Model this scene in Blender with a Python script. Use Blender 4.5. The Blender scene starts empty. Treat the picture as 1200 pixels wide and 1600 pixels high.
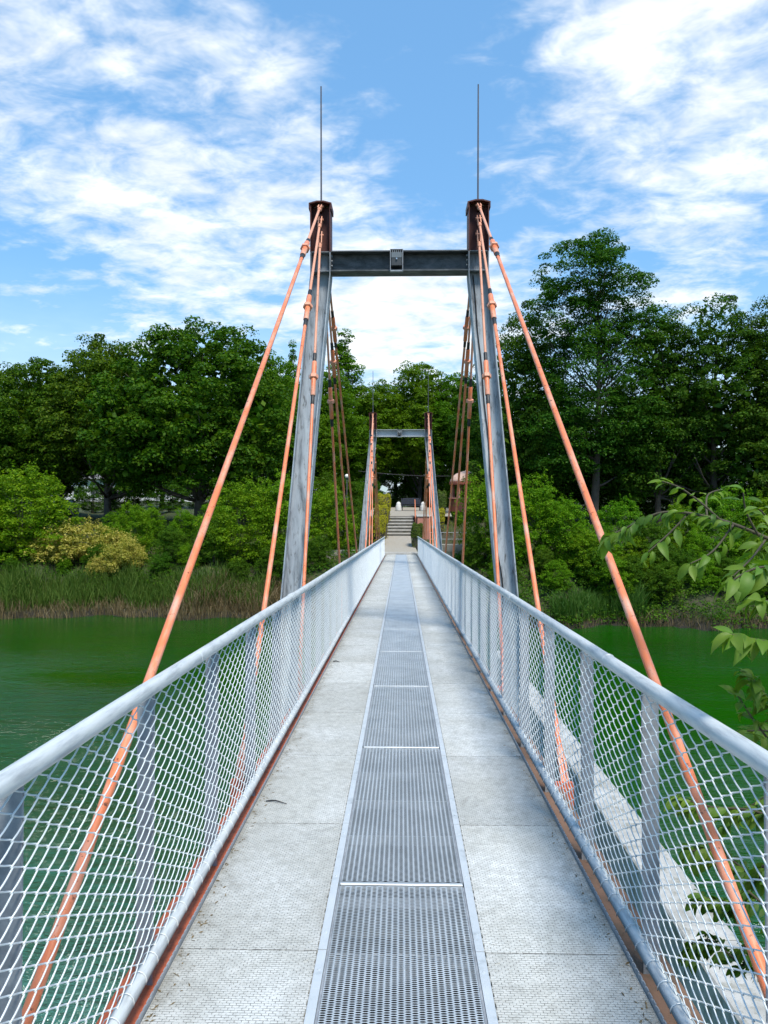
import bpy, math, random
import numpy as np
from mathutils import Vector, Matrix, Quaternion

R = math.radians
random.seed(7)
S = bpy.context.scene
COL = S.collection

# ------------------------------------------------------------------ camera
EYE = 1.64
F = 1150.0                                   # focal length in photo pixels (1600 high)
cam_d = bpy.data.cameras.new('camera')
cam = bpy.data.objects.new('camera', cam_d)
COL.objects.link(cam)
cam_d.sensor_fit = 'VERTICAL'
cam_d.sensor_height = 36.0
cam_d.sensor_width = 27.0
cam_d.lens = 36.0 * F / 1600.0
cam_d.clip_start = 0.05
cam_d.clip_end = 2000
cam.location = (0, 0, EYE)
cam.rotation_euler = (R(90) - math.atan(25 / F), 0, math.atan(27 / F))
S.camera = cam

# ------------------------------------------------------------------ sun, sky, exposure
SUN_EL, SUN_AZ = R(60), R(154)                # azimuth from +Y towards +X
sd = bpy.data.lights.new('sun', 'SUN')
sd.energy = 3.4
sd.angle = R(14.0)
sd.color = (1.0, 0.95, 0.86)
sun = bpy.data.objects.new('sun', sd)
COL.objects.link(sun)
tosun = Vector((math.sin(SUN_AZ) * math.cos(SUN_EL), math.cos(SUN_AZ) * math.cos(SUN_EL), math.sin(SUN_EL)))
sun.rotation_euler = tosun.to_track_quat('Z', 'Y').to_euler()
sun.location = tosun * 60

S.view_settings.view_transform = 'Standard'
S.view_settings.look = 'None'
S.view_settings.exposure = 0.48
S.view_settings.gamma = 1.0
S.view_settings.use_curve_mapping = False
S.cycles.max_bounces = 5
S.cycles.diffuse_bounces = 2
S.cycles.glossy_bounces = 2
S.cycles.transmission_bounces = 4
S.cycles.caustics_reflective = False
S.cycles.caustics_refractive = False
S.cycles.use_denoising = True
S.cycles.use_adaptive_sampling = True
S.cycles.adaptive_threshold = .02
S.render.use_persistent_data = False


class NT:
    """small helper round a node tree"""
    def __init__(s, tree):
        s.t = tree
        s.n = tree.nodes
        s.l = tree.links

    def add(s, typ, **kw):
        n = s.n.new(typ)
        for k, v in kw.items():
            setattr(n, k, v)
        return n

    def val(s, sock, v):
        if v is None:
            return
        if hasattr(v, 'links') or isinstance(v, bpy.types.NodeSocket):
            s.l.new(v, sock)
        else:
            if sock.type == 'RGBA' and len(v) == 3:
                v = (*v, 1)
            sock.default_value = v

    def math(s, op, a, b=None, c=None, clamp=False):
        n = s.add('ShaderNodeMath', operation=op, use_clamp=clamp)
        s.val(n.inputs[0], a); s.val(n.inputs[1], b); s.val(n.inputs[2], c)
        return n.outputs[0]

    def vmath(s, op, a, b=None):
        n = s.add('ShaderNodeVectorMath', operation=op)
        s.val(n.inputs[0], a); s.val(n.inputs[1], b)
        return n.outputs['Value'] if op in ('DOT_PRODUCT', 'LENGTH', 'DISTANCE') else n.outputs[0]

    def mapping(s, vec, loc=(0, 0, 0), rot=(0, 0, 0), scale=(1, 1, 1)):
        n = s.add('ShaderNodeMapping')
        s.val(n.inputs[0], vec)
        n.inputs['Location'].default_value = loc
        n.inputs['Rotation'].default_value = rot
        n.inputs['Scale'].default_value = scale
        return n.outputs[0]

    def noise(s, vec, scale, detail=4, rough=0.55, dist=0.0):
        n = s.add('ShaderNodeTexNoise')
        s.val(n.inputs['Vector'], vec)
        s.val(n.inputs['Scale'], scale)
        n.inputs['Detail'].default_value = detail
        n.inputs['Roughness'].default_value = rough
        n.inputs['Distortion'].default_value = dist
        return n.outputs['Fac']

    def ramp(s, fac, stops, interp='LINEAR'):
        n = s.add('ShaderNodeValToRGB')
        n.color_ramp.interpolation = interp
        e = n.color_ramp.elements
        while len(e) < len(stops):
            e.new(0.5)
        for el, (p, c) in zip(e, stops):
            el.position = p
            el.color = (c, c, c, 1) if not hasattr(c, '__len__') else (*c[:3], 1)
        s.val(n.inputs[0], fac)
        return n.outputs[0]

    def mix(s, fac, a, b, blend='MIX'):
        n = s.add('ShaderNodeMix', data_type='RGBA', blend_type=blend)
        s.val(n.inputs[0], fac); s.val(n.inputs[6], a); s.val(n.inputs[7], b)
        return n.outputs[2]

    def smooth(s, v, a, b):
        n = s.add('ShaderNodeMapRange', interpolation_type='SMOOTHSTEP')
        s.val(n.inputs[0], v)
        n.inputs[1].default_value = a; n.inputs[2].default_value = b
        return n.outputs[0]

    def bump(s, h, strength=0.3, dist=0.01, normal=None):
        n = s.add('ShaderNodeBump')
        n.inputs['Strength'].default_value = strength
        n.inputs['Distance'].default_value = dist
        s.val(n.inputs['Height'], h)
        if normal is not None:
            s.val(n.inputs['Normal'], normal)
        return n.outputs[0]


world = bpy.data.worlds.new('World')
S.world = world
world.use_nodes = True
w = NT(world.node_tree)
w.n.clear()
sky = w.add('ShaderNodeTexSky', sky_type='NISHITA')
sky.sun_disc = False
sky.sun_elevation = SUN_EL
sky.sun_rotation = SUN_AZ
sky.altitude = 100
sky.air_density = 1.0
sky.dust_density = 0.6
sky.ozone_density = 1.5
gdir = w.vmath('NORMALIZE', w.add('ShaderNodeTexCoord').outputs['Generated'])
sep = w.add('ShaderNodeSeparateXYZ'); w.val(sep.inputs[0], gdir)
zc = w.math('MAXIMUM', sep.outputs[2], 0.0)
den = w.math('ADD', zc, 0.16)
comb = w.add('ShaderNodeCombineXYZ')
w.val(comb.inputs[0], w.math('DIVIDE', sep.outputs[0], den))
w.val(comb.inputs[1], w.math('DIVIDE', sep.outputs[1], den))
cp = comb.outputs[0]


def cloud_bank(px, py, amount, tight):
    """a bank of cloud in a direction of the sky"""
    d = Vector(((px - 627) / F, 1.0, (775 - py) / F)).normalized()
    dot = w.vmath('DOT_PRODUCT', gdir, tuple(d))
    e = w.math('POWER', 2.718, w.math('MULTIPLY', w.math('SUBTRACT', dot, 1.0), tight))
    return w.math('MULTIPLY', e, amount)


cov = None
for b in [(980, 60, .17, 22), (1120, 270, .13, 40), (70, 110, .21, 30), (500, 190, .075, 80), (240, 470, .10, 90),
          (640, 520, .28, 70), (300, 330, .10, 120), (440, 60, .04, 160), (700, 215, -.06, 500), (650, 60, -.22, 90), (240, 60, -.07, 160),
          (900, 330, -.12, 150), (120, 380, -.10, 150), (660, 320, -.10, 300), (330, 250, -.06, 300)]:
    c = cloud_bank(*b)
    cov = c if cov is None else w.math('ADD', cov, c)
n1 = w.noise(w.mapping(cp, loc=(3.1, 1.7, 0), rot=(0, 0, R(-18)), scale=(1.0, 1.3, 1)), 2.4, 6, .60, .35)
n2 = w.noise(w.mapping(cp, loc=(7.3, 2.2, 0), rot=(0, 0, R(25)), scale=(1.0, 1.25, 1)), 8.5, 4, .62, .3)
dens = w.math('ADD', w.math('ADD', w.math('MULTIPLY', n1, .58), w.math('MULTIPLY', n2, .51)), cov)
cf = w.smooth(dens, .585, .92)
low = w.smooth(zc, .30, .02)                                   # thin veil towards the horizon
cf = w.math('MAXIMUM', cf, w.math('MULTIPLY', low, .55))
shade = w.noise(w.mapping(cp, loc=(1, 5, 0)), 5.0, 3, .6)
ccol = w.mix(w.smooth(shade, .35, .7), (7.4, 7.75, 8.0), (9.4, 9.5, 9.4))
skyc = w.mix(.5, w.mix(1.0, sky.outputs[0], (1.08, 1.50, 1.62), 'MULTIPLY'), (1.75, 4.0, 7.3))
wcol = w.mix(w.math('MULTIPLY', cf, .95), skyc, ccol)
bg = w.add('ShaderNodeBackground')
w.val(bg.inputs['Color'], wcol)
bg.inputs['Strength'].default_value = 0.10
world.cycles.sampling_method = 'MANUAL'
world.cycles.sample_map_resolution = 512
wo = w.add('ShaderNodeOutputWorld')
w.l.new(bg.outputs[0], wo.inputs[0])


# ------------------------------------------------------------------ helpers: objects
def put(o, parent=None, label=None, cat=None, group=None, kind=None):
    COL.objects.link(o)
    if parent is not None:
        o.parent = parent
    if label: o['label'] = label
    if cat: o['category'] = cat
    if group: o['group'] = group
    if kind: o['kind'] = kind
    return o


def empty(name, loc, label, cat, group=None, rot=(0, 0, 0)):
    o = bpy.data.objects.new(name, None)
    o.empty_display_size = .2
    o.location = loc
    o.rotation_euler = rot
    return put(o, None, label, cat, group)


def inst(name, me, parent=None, loc=(0, 0, 0), rot=(0, 0, 0), scale=(1, 1, 1), **kw):
    o = bpy.data.objects.new(name, me)
    o.location = loc
    o.rotation_euler = rot
    o.scale = scale
    return put(o, parent, **kw)


class MB:
    """collects shapes into one mesh"""
    def __init__(s):
        s.v = []
        s.f = []

    def box(s, x0, x1, y0, y1, z0, z1):
        b = len(s.v)
        s.v += [(x0, y0, z0), (x1, y0, z0), (x1, y1, z0), (x0, y1, z0), (x0, y0, z1), (x1, y0, z1), (x1, y1, z1), (x0, y1, z1)]
        s.f += [tuple(b + i for i in q) for q in ((0, 3, 2, 1), (4, 5, 6, 7), (0, 1, 5, 4), (1, 2, 6, 5), (2, 3, 7, 6), (3, 0, 4, 7))]
        return s

    def bevbox(s, x0, x1, y0, y1, z0, z1, c):
        """box with chamfered top and vertical edges"""
        prof = [(x0 + c, y0), (x1 - c, y0), (x1, y0 + c), (x1, y1 - c), (x1 - c, y1), (x0 + c, y1), (x0, y1 - c), (x0, y0 + c)]
        cx, cy = (x0 + x1) / 2, (y0 + y1) / 2
        kx, ky = (x1 - x0 - 2 * c) / (x1 - x0), (y1 - y0 - 2 * c) / (y1 - y0)
        rings = [[(x, y, z0) for x, y in prof], [(x, y, z1 - c) for x, y in prof],
                 [(cx + (x - cx) * kx, cy + (y - cy) * ky, z1) for x, y in prof]]
        s.loft(rings, cap=True)
        return s

    def loft(s, rings, cap=True, close=True):
        b = len(s.v)
        n = len(rings[0])
        for r in rings:
            s.v += [tuple(p) for p in r]
        for i in range(len(rings) - 1):
            for j in range(n if close else n - 1):
                k = (j + 1) % n
                s.f.append((b + i * n + j, b + i * n + k, b + (i + 1) * n + k, b + (i + 1) * n + j))
        if cap:
            s.f.append(tuple(b + j for j in reversed(range(n))))
            s.f.append(tuple(b + (len(rings) - 1) * n + j for j in range(n)))
        return s

    def tube(s, pts, rad, n=8, cap=True):
        pts = [Vector(p) for p in pts]
        if not hasattr(rad, '__len__'):
            rad = [rad] * len(pts)
        rings = []
        up = None
        for i, p in enumerate(pts):
            t = (pts[min(i + 1, len(pts) - 1)] - pts[max(i - 1, 0)]).normalized()
            if up is None:
                up = Vector((0, 0, 1)) if abs(t.z) < .9 else Vector((0, 1, 0))
            a = t.cross(up)
            if a.length < 1e-6:
                a = t.orthogonal()
            a.normalize()
            b = t.cross(a).normalized()
            up = -b if b.dot(up) < 0 else b
            up = a.cross(t).normalized()
            rings.append([p + (a * math.cos(2 * math.pi * k / n) + up * math.sin(2 * math.pi * k / n)) * rad[i] for k in range(n)])
        return s.loft(rings, cap)

    def lathe(s, prof, n=16, c=(0, 0, 0)):
        rings = [[(c[0] + r * math.cos(2 * math.pi * k / n), c[1] + r * math.sin(2 * math.pi * k / n), c[2] + z) for k in range(n)] for r, z in prof]
        return s.loft(rings)

    def mesh(s, name, mat, smooth=False):
        me = bpy.data.meshes.new(name)
        me.from_pydata(s.v, [], s.f)
        if mat: me.materials.append(mat)
        if smooth:
            me.shade_smooth()
            if smooth != 'all':
                me.set_sharp_from_angle(angle=R(40))
        me.update()
        return me

    def build(s, name, mat, parent=None, smooth=False, loc=(0, 0, 0), rot=(0, 0, 0), **kw):
        return inst(name, s.mesh(name, mat, smooth), parent, loc, rot, **kw)


def W(px, py, d):
    """a point of the place from its bearing and its distance"""
    return Vector(((px - 627) * d / F, d, EYE - (py - 775) * d / F))


# ------------------------------------------------------------------ materials
def material(name, color, rough=.6, metal=0.0, spec=.5):
    m = bpy.data.materials.new(name)
    m.use_nodes = True
    t = NT(m.node_tree)
    b = t.n['Principled BSDF']
    t.val(b.inputs['Base Color'], color)
    b.inputs['Roughness'].default_value = rough
    b.inputs['Metallic'].default_value = metal
    b.inputs['Specular IOR Level'].default_value = spec
    return m, t, b


def objcoord(t):
    return t.add('ShaderNodeTexCoord').outputs['Object']


def worldcoord(t):
    return t.add('ShaderNodeNewGeometry').outputs['Position']


M = {}

# galvanised tube of the railing
m, t, b = material('galvanised_tube', (.6, .63, .65), .42, .15)
c = worldcoord(t)
n = t.noise(t.mapping(c, scale=(14, 1.6, 14)), 3, 6, .65)
t.val(b.inputs['Base Color'], t.ramp(n, [(.28, (.36, .385, .40)), (.5, (.58, .61, .61)), (.75, (.70, .72, .71))]))
t.val(b.inputs['Roughness'], t.ramp(n, [(.3, .55), (.8, .32)]))
t.val(b.inputs['Normal'], t.bump(t.noise(c, 120, 3), .12, .002))
M['galv'] = m

# flat posts, duller
m, t, b = material('galvanised_post', (.3, .31, .33), .6, .25)
c = worldcoord(t)
n = t.noise(c, 14, 6, .7)
t.val(b.inputs['Base Color'], t.ramp(n, [(.3, (.20, .215, .235)), (.55, (.31, .325, .345)), (.75, (.42, .43, .44))]))
t.val(b.inputs['Normal'], t.bump(t.noise(c, 180, 2), .25, .002))
M['post'] = m

# chain link wire
m, t, b = material('mesh_wire', (.62, .67, .68), .45, .15)
c = worldcoord(t)
n = t.noise(c, 9, 4, .6)
t.val(b.inputs['Base Color'], t.ramp(n, [(.3, (.66, .69, .69)), (.7, (.84, .86, .85))]))
M['wire'] = m

# walked-on anti-slip deck plates
m, t, b = material('deck_plate', (.5, .5, .48), .85)
oi = t.add('ShaderNodeObjectInfo')
c = t.vmath('ADD', objcoord(t), t.vmath('SCALE', oi.outputs['Location'], None))
wc = worldcoord(t)
br = t.add('ShaderNodeTexBrick')
t.val(br.inputs['Vector'], t.vmath('ADD', t.mapping(objcoord(t), scale=(1, 1, 1)), t.vmath('MULTIPLY', t.add('ShaderNodeTexNoise').outputs['Color'], (.0, .0, 0))))
br.offset = .5
br.inputs['Scale'].default_value = 1
br.inputs['Brick Width'].default_value = .024
br.inputs['Row Height'].default_value = .0125
br.inputs['Mortar Size'].default_value = .0017
br.inputs['Mortar Smooth'].default_value = .6
big = t.noise(wc, 1.6, 5, .6)
mid = t.noise(wc, 16, 5, .7)
fine = t.noise(wc, 240, 3, .7)
dash = t.math('MULTIPLY', br.outputs['Fac'], t.smooth(t.noise(t.mapping(wc, scale=(40, 150, 1)), 1, 3, .7), .38, .55))
col = t.ramp(mid, [(.25, (.44, .44, .415)), (.5, (.60, .605, .58)), (.75, (.70, .70, .68))])
col = t.mix(t.smooth(big, .38, .7), t.mix(1, col, (.84, .83, .80), 'MULTIPLY'), col)
col = t.mix(t.math('MULTIPLY', dash, .95), col, (.10, .10, .09))
col = t.mix(t.math('MULTIPLY', t.smooth(fine, .56, .72), .55), col, (.16, .155, .14))
sx = t.add('ShaderNodeSeparateXYZ'); t.val(sx.inputs[0], wc)
edge = t.smooth(t.math('ADD', t.math('ABSOLUTE', sx.outputs[0]), t.math('MULTIPLY', t.math('SUBTRACT', t.noise(wc, 7, 6, .75), .5), .45)), .74, .93)
col = t.mix(t.math('MULTIPLY', edge, .62), col, (.155, .135, .10))
var = t.math('ADD', .93, t.math('MULTIPLY', oi.outputs['Random'], .16))
cmb = t.add('ShaderNodeCombineColor')
for q_ in range(3): t.val(cmb.inputs[q_], var)
col = t.mix(1, col, cmb.outputs[0], 'MULTIPLY')
stain = t.smooth(t.noise(t.mapping(wc, scale=(1.6, .8, 1)), 3.2, 6, .7, .8), .56, .74)
col = t.mix(t.math('MULTIPLY', stain, .38), col, (.20, .19, .16))
lane = t.smooth(t.math('ABSOLUTE', t.math('SUBTRACT', t.math('ABSOLUTE', sx.outputs[0]), .52)), .02, .24)
col = t.mix(t.math('MULTIPLY', lane, .16), col, (.30, .29, .26))
t.val(b.inputs['Base Color'], col)
h = t.math('ADD', t.math('MULTIPLY', br.outputs['Fac'], -.8), t.math('MULTIPLY', fine, .8))
t.val(b.inputs['Normal'], t.bump(h, .5, .003))
M['plate'] = m

# steel of the perforated middle plates
m, t, b = material('perforated_steel', (.45, .48, .5), .42, .5)
c = worldcoord(t)
n = t.noise(c, 3.5, 5, .6)
t.val(b.inputs['Base Color'], t.ramp(n, [(.3, (.46, .49, .50)), (.7, (.62, .65, .66))]))
t.val(b.inputs['Roughness'], t.ramp(t.noise(c, 30, 3), [(.3, .35), (.7, .55)]))
M['perf'] = m

m, t, b = material('strip_steel', (.6, .63, .64), .45, .35)
c = worldcoord(t)
n = t.noise(c, 9, 6, .7)
t.val(b.inputs['Base Color'], t.ramp(n, [(.28, (.42, .45, .46)), (.45, (.60, .63, .64)), (.8, (.70, .72, .73))]))
M['strip'] = m


def painted(name, col, dirt, amt=.5, scale=3.0, rough=.5, streak=(1, 1, 1), rustcol=(.10, .035, .015)):
    m, t, b = material(name, col, rough)
    c = objcoord(t)
    n = t.noise(t.mapping(c, scale=streak), scale, 7, .65)
    n2 = t.noise(c, scale * 9, 5, .7)
    k = t.mix(t.math('MULTIPLY', t.smooth(n, .42, .72), amt), col, dirt)
    k = t.mix(t.math('MULTIPLY', t.smooth(n2, .59, .67), amt), k, rustcol)
    t.val(b.inputs['Base Color'], k)
    t.val(b.inputs['Roughness'], t.ramp(n, [(.3, rough - .12), (.8, min(1, rough + .25))]))
    t.val(b.inputs['Normal'], t.bump(n2, .15, .004))
    return m


M['orange'] = painted('orange_paint', (.76, .20, .075), (.64, .38, .28), .9, 4.5, .45, (3, 3, .8))
M['orange_pale'] = painted('faded_orange_paint', (.72, .33, .21), (.58, .23, .13), .7, 4, .6, (3, 3, .8))
M['girder'] = painted('rusty_orange_girder', (.66, .15, .06), (.34, .085, .04), .9, 16, .8)
M['girder2'] = painted('dirty_brown_girder', (.20, .115, .075), (.11, .085, .06), .8, 9, .8)
M['black'] = painted('black_thread', (.012, .012, .013), (.05, .04, .035), .5, 12, .5)
M['rod'] = painted('spike_metal', (.09, .085, .10), (.14, .12, .12), .5, 8, .45)

# tower steel: galvanised lower, red-brown top
m, t, b = material('tower_steel', (.35, .37, .39), .58, .1)
c = objcoord(t)
n = t.noise(t.mapping(c, scale=(7, 7, 1.1)), 1.3, 8, .68, .4)
n2 = t.noise(t.mapping(c, loc=(4, 2, 9), scale=(9, 9, 2.2)), 2.0, 7, .7)
k = t.ramp(n, [(.27, (.07, .073, .08)), (.38, (.25, .27, .29)), (.48, (.44, .47, .50)), (.70, (.60, .63, .65))])
k = t.mix(t.math('MULTIPLY', t.smooth(n2, .54, .66), .7), k, (.085, .075, .065))
sz = t.add('ShaderNodeSeparateXYZ'); t.val(sz.inputs[0], c)
zz = t.math('ADD', sz.outputs[2], t.math('MULTIPLY', t.math('SUBTRACT', n2, .5), .5))
rst = t.noise(t.mapping(c, loc=(1, 7, 3), scale=(5, 5, 3)), 3.2, 6, .75)
k = t.mix(t.math('MULTIPLY', t.smooth(rst, .62, .72), .6), k, (.14, .07, .035))
hi = t.smooth(zz, 4.0, 5.3)
k = t.mix(t.math('MULTIPLY', hi, .62), k, (.06, .063, .07))     # darker towards the crossbeam
t.val(b.inputs['Base Color'], k)
t.val(b.inputs['Roughness'], t.ramp(n, [(.3, .8), (.7, .5)]))
t.val(b.inputs['Normal'], t.bump(n2, .2, .006))
M['tower'] = m
m, t, b = material('tower_crossbeam_steel', (.2, .21, .22), .6, .1)
c = objcoord(t)
n = t.noise(t.mapping(c, scale=(3, 6, 6)), 1.6, 8, .7, .3)
k = t.ramp(n, [(.3, (.025, .027, .026)), (.47, (.065, .072, .076)), (.62, (.115, .12, .125)), (.75, (.20, .19, .16))])
t.val(b.inputs['Base Color'], k)
t.val(b.inputs['Normal'], t.bump(n, .2, .006))
M['beam'] = m
M['redtop'] = painted('red_brown_paint', (.085, .016, .009), (.045, .011, .008), .7, 3, .55, (5, 5, 1))

# concrete
def concrete(name, a, b_, scale=2.0, moss=None):
    m, t, b = material(name, a, .85)
    c = worldcoord(t)
    n = t.noise(c, scale, 8, .65)
    k = t.ramp(n, [(.3, b_), (.65, a)])
    k = t.mix(t.math('MULTIPLY', t.smooth(t.noise(c, 40, 3), .6, .7), .35), k, tuple(x * .35 for x in a))
    if moss:
        k = t.mix(t.math('MULTIPLY', t.smooth(t.noise(c, scale * 2.3, 6, .7), .5, .65), .7), k, moss)
    t.val(b.inputs['Base Color'], k)
    t.val(b.inputs['Normal'], t.bump(t.noise(c, 25, 6), .35, .01))
    return m


M['conc'] = concrete('pale_concrete', (.52, .51, .48), (.30, .29, .26), 2.2, (.20, .19, .14))
M['conc_old'] = concrete('old_concrete', (.36, .33, .27), (.22, .20, .16), 1.2, (.10, .11, .05))
M['white'] = concrete('white_stone', (.74, .73, .70), (.60, .58, .54), 3)
M['step'] = concrete('step_stone', (.46, .44, .40), (.30, .28, .25), 3)
M['pinkwall'] = concrete('pink_render', (.50, .22, .16), (.40, .16, .11), 2)
M['terracotta'] = concrete('terracotta_render', (.42, .13, .075), (.33, .10, .06), 2)
M['domepaint'] = concrete('pale_pink_dome', (.78, .52, .40), (.66, .40, .30), 2)
M['whitewall'] = concrete('white_plaster', (.78, .78, .76), (.66, .66, .64), 1)
M['rooftile'] = concrete('grey_roof', (.20, .19, .18), (.14, .13, .125), 3)
M['bark'] = concrete('bark', (.105, .085, .065), (.05, .042, .034), 2.5)
M['twig'] = concrete('young_twig', (.085, .075, .04), (.05, .04, .025), 8)
M['carpaint'] = material('dark_car_paint', (.03, .033, .04), .25, .3)[0]
M['glass'] = material('window_glass', (.035, .045, .05), .06, 0, .8)[0]
M['rubber'] = material('rubber', (.015, .015, .016), .8)[0]
M['chrome'] = material('lamp_lens', (.6, .62, .63), .15, .6)[0]
M['dark'] = material('dark_bench_slats', (.028, .03, .045), .5)[0]
M['lampgrey'] = material('lamp_housing', (.055, .058, .06), .5, .3)[0]
M['lampglass'] = material('lamp_glass', (.16, .17, .17), .2, 0, .6)[0]
M['globe'] = material('opal_globe', (.8, .78, .70), .3)[0]
M['boardpanel'] = material('pale_board', (.30, .37, .35), .5)[0]


def leafmat(name, cols, trans=.35, hue=.06, gloss=.12, world_patch=.12):
    """foliage: colour differs from leaf to leaf and from bough to bough"""
    m = bpy.data.materials.new(name)
    m.use_nodes = True
    t = NT(m.node_tree)
    b = t.n['Principled BSDF']
    g = t.add('ShaderNodeNewGeometry')
    oi = t.add('ShaderNodeObjectInfo')
    patch = t.noise(g.outputs['Position'], world_patch * 5, 3, .6)
    f = t.math('ADD', t.math('MULTIPLY', g.outputs['Random Per Island'], .55), t.math('MULTIPLY', patch, .55))
    k = t.ramp(f, [(.15, cols[0]), (.5, cols[1]), (.85, cols[2])])
    hs = t.add('ShaderNodeHueSaturation')
    t.val(hs.inputs['Hue'], t.math('ADD', .5 - hue / 4, t.math('MULTIPLY', oi.outputs['Random'], hue / 2)))
    t.val(hs.inputs['Color'], k)
    k = hs.outputs[0]
    t.val(b.inputs['Base Color'], k)
    b.inputs['Roughness'].default_value = .55
    b.inputs['Specular IOR Level'].default_value = gloss
    tr = t.add('ShaderNodeBsdfTranslucent')
    t.val(tr.inputs[0], t.mix(1, k, (1.25, 1.3, .55), 'MULTIPLY'))
    mx = t.add('ShaderNodeMixShader')
    mx.inputs[0].default_value = trans
    t.l.new(b.outputs[0], mx.inputs[1]); t.l.new(tr.outputs[0], mx.inputs[2])
    t.l.new(mx.outputs[0], t.n['Material Output'].inputs[0])
    return m


M['maple'] = leafmat('maple_leaves', [(.020, .062, .003), (.045, .115, .004), (.110, .185, .008)], .38)
M['ash'] = leafmat('ash_leaves', [(.015, .060, .005), (.038, .105, .007), (.085, .160, .010)], .38)
M['lime'] = leafmat('light_tree_leaves', [(.035, .105, .003), (.075, .180, .005), (.13, .245, .008)], .42)
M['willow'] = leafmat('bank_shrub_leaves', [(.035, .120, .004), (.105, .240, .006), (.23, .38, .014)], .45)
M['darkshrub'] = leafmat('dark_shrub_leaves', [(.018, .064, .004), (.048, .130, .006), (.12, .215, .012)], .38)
M['gold'] = leafmat('golden_shrub_leaves', [(.10, .15, .015), (.36, .34, .05), (.62, .52, .14)], .4, .03)
M['goldhedge'] = leafmat('golden_hedge_leaves', [(.16, .17, .012), (.33, .32, .02), (.46, .42, .035)], .35, .02)
M['greenhedge'] = leafmat('green_hedge_leaves', [(.035, .075, .012), (.075, .125, .018), (.14, .18, .03)], .3, .02)
M['nearleaf'] = leafmat('near_shrub_leaf', [(.05, .125, .008), (.10, .205, .012), (.19, .30, .025)], .42, .05, .5, 2)
M['reed'] = leafmat('reed_blades', [(.035, .085, .012), (.065, .14, .02), (.12, .19, .04)], .35)
M['dryreed'] = leafmat('dry_reed_blades', [(.10, .075, .035), (.18, .135, .065), (.27, .215, .12)], .25)
M['ferngrass'] = leafmat('grass_blades', [(.05, .085, .015), (.10, .13, .025), (.19, .19, .06)], .3)

# ground
m, t, b = material('earth_and_grass', (.1, .1, .05), .95)
c = worldcoord(t)
n = t.noise(c, .35, 7, .6)
n2 = t.noise(c, 5, 6, .7)
k = t.ramp(n, [(.35, (.05, .045, .025)), (.5, (.035, .055, .012)), (.7, (.06, .075, .018))])
k = t.mix(t.math('MULTIPLY', t.smooth(n2, .5, .7), .6), k, (.09, .075, .04))
gs = t.add('ShaderNodeSeparateXYZ'); t.val(gs.inputs[0], c)
k = t.mix(t.smooth(t.math('ADD', gs.outputs[2], t.math('MULTIPLY', n2, .3)), -4.1, -4.5), k, (.018, .015, .009))   # wet mud at the waterline
t.val(b.inputs['Base Color'], k)
t.val(b.inputs['Normal'], t.bump(n2, .6, .08))
M['ground'] = m

m, t, b = material('gravel_path', (.36, .33, .28), .9)
c = worldcoord(t)
k = t.ramp(t.noise(c, 14, 7, .75), [(.3, (.24, .21, .17)), (.55, (.37, .335, .28)), (.75, (.48, .44, .38))])
t.val(b.inputs['Base Color'], k)
t.val(b.inputs['Normal'], t.bump(t.noise(c, 40, 4), .5, .02))
M['gravel'] = m

# water: murky green, wind ripples
m, t, b = material('green_water', (.01, .08, .02), .05)
c = worldcoord(t)
wave1 = t.noise(t.mapping(c, rot=(0, 0, R(12)), scale=(.55, 1.9, 1)), 1.6, 4, .6, .6)
wave2 = t.noise(t.mapping(c, rot=(0, 0, R(-9)), scale=(.8, 2.2, 1)), 4.2, 4, .7, .6)
calm = t.ramp(t.noise(t.mapping(c, scale=(1, 2.0, 1)), .09, 3, .55), [(.35, .25), (.65, 1.0)])
ws = t.add('ShaderNodeSeparateXYZ'); t.val(ws.inputs[0], c)
wind = t.math('ADD', t.math('MULTIPLY', ws.outputs[0], -.05), t.math('MULTIPLY', ws.outputs[1], -.065))   # a breeze ruffles the water on the near left
wind = t.math('ADD', t.smooth(t.math('ADD', wind, t.math('MULTIPLY', t.noise(c, .25, 3), .6)), -1.0, .35), .09)
calm = t.math('MULTIPLY', calm, wind)
hgt = t.math('MULTIPLY', t.math('ADD', wave1, t.math('MULTIPLY', wave2, .5)), calm)
t.val(b.inputs['Normal'], t.bump(hgt, 1.0, .5))
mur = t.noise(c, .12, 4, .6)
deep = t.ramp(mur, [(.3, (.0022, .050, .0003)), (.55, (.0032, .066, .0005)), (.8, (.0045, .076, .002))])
# pale sky reflection painted into the water colour at the near left
sky_teal = t.math('ADD', t.math('ADD', ws.outputs[1], t.math('MULTIPLY', ws.outputs[0], .55)), t.math('MULTIPLY', t.noise(c, .3, 4), 5.0))
t.val(b.inputs['Base Color'], t.mix(t.smooth(sky_teal, 15.0, 2.0), deep, (.110, .300, .260)))
b.inputs['IOR'].default_value = 1.52
b.inputs['Roughness'].default_value = .03
b.inputs['Specular IOR Level'].default_value = .9
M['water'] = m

# ------------------------------------------------------------------ ground, water, path
WATER_Z = -4.86
SLOPE = 0.0409                                # the bridge falls away towards the far bank
TH = math.atan(SLOPE)


def deck_z(y):
    return -SLOPE * y


def sm(a, b_, v):
    v = np.clip((v - a) / (b_ - a), 0, 1)
    return v * v * (3 - 2 * v)


def shore(x):
    return 39.2 - 2.4 * sm(-1, 6, x) + .5 * np.sin(x * .7) + .35 * np.sin(x * 1.9 + 1)


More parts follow.
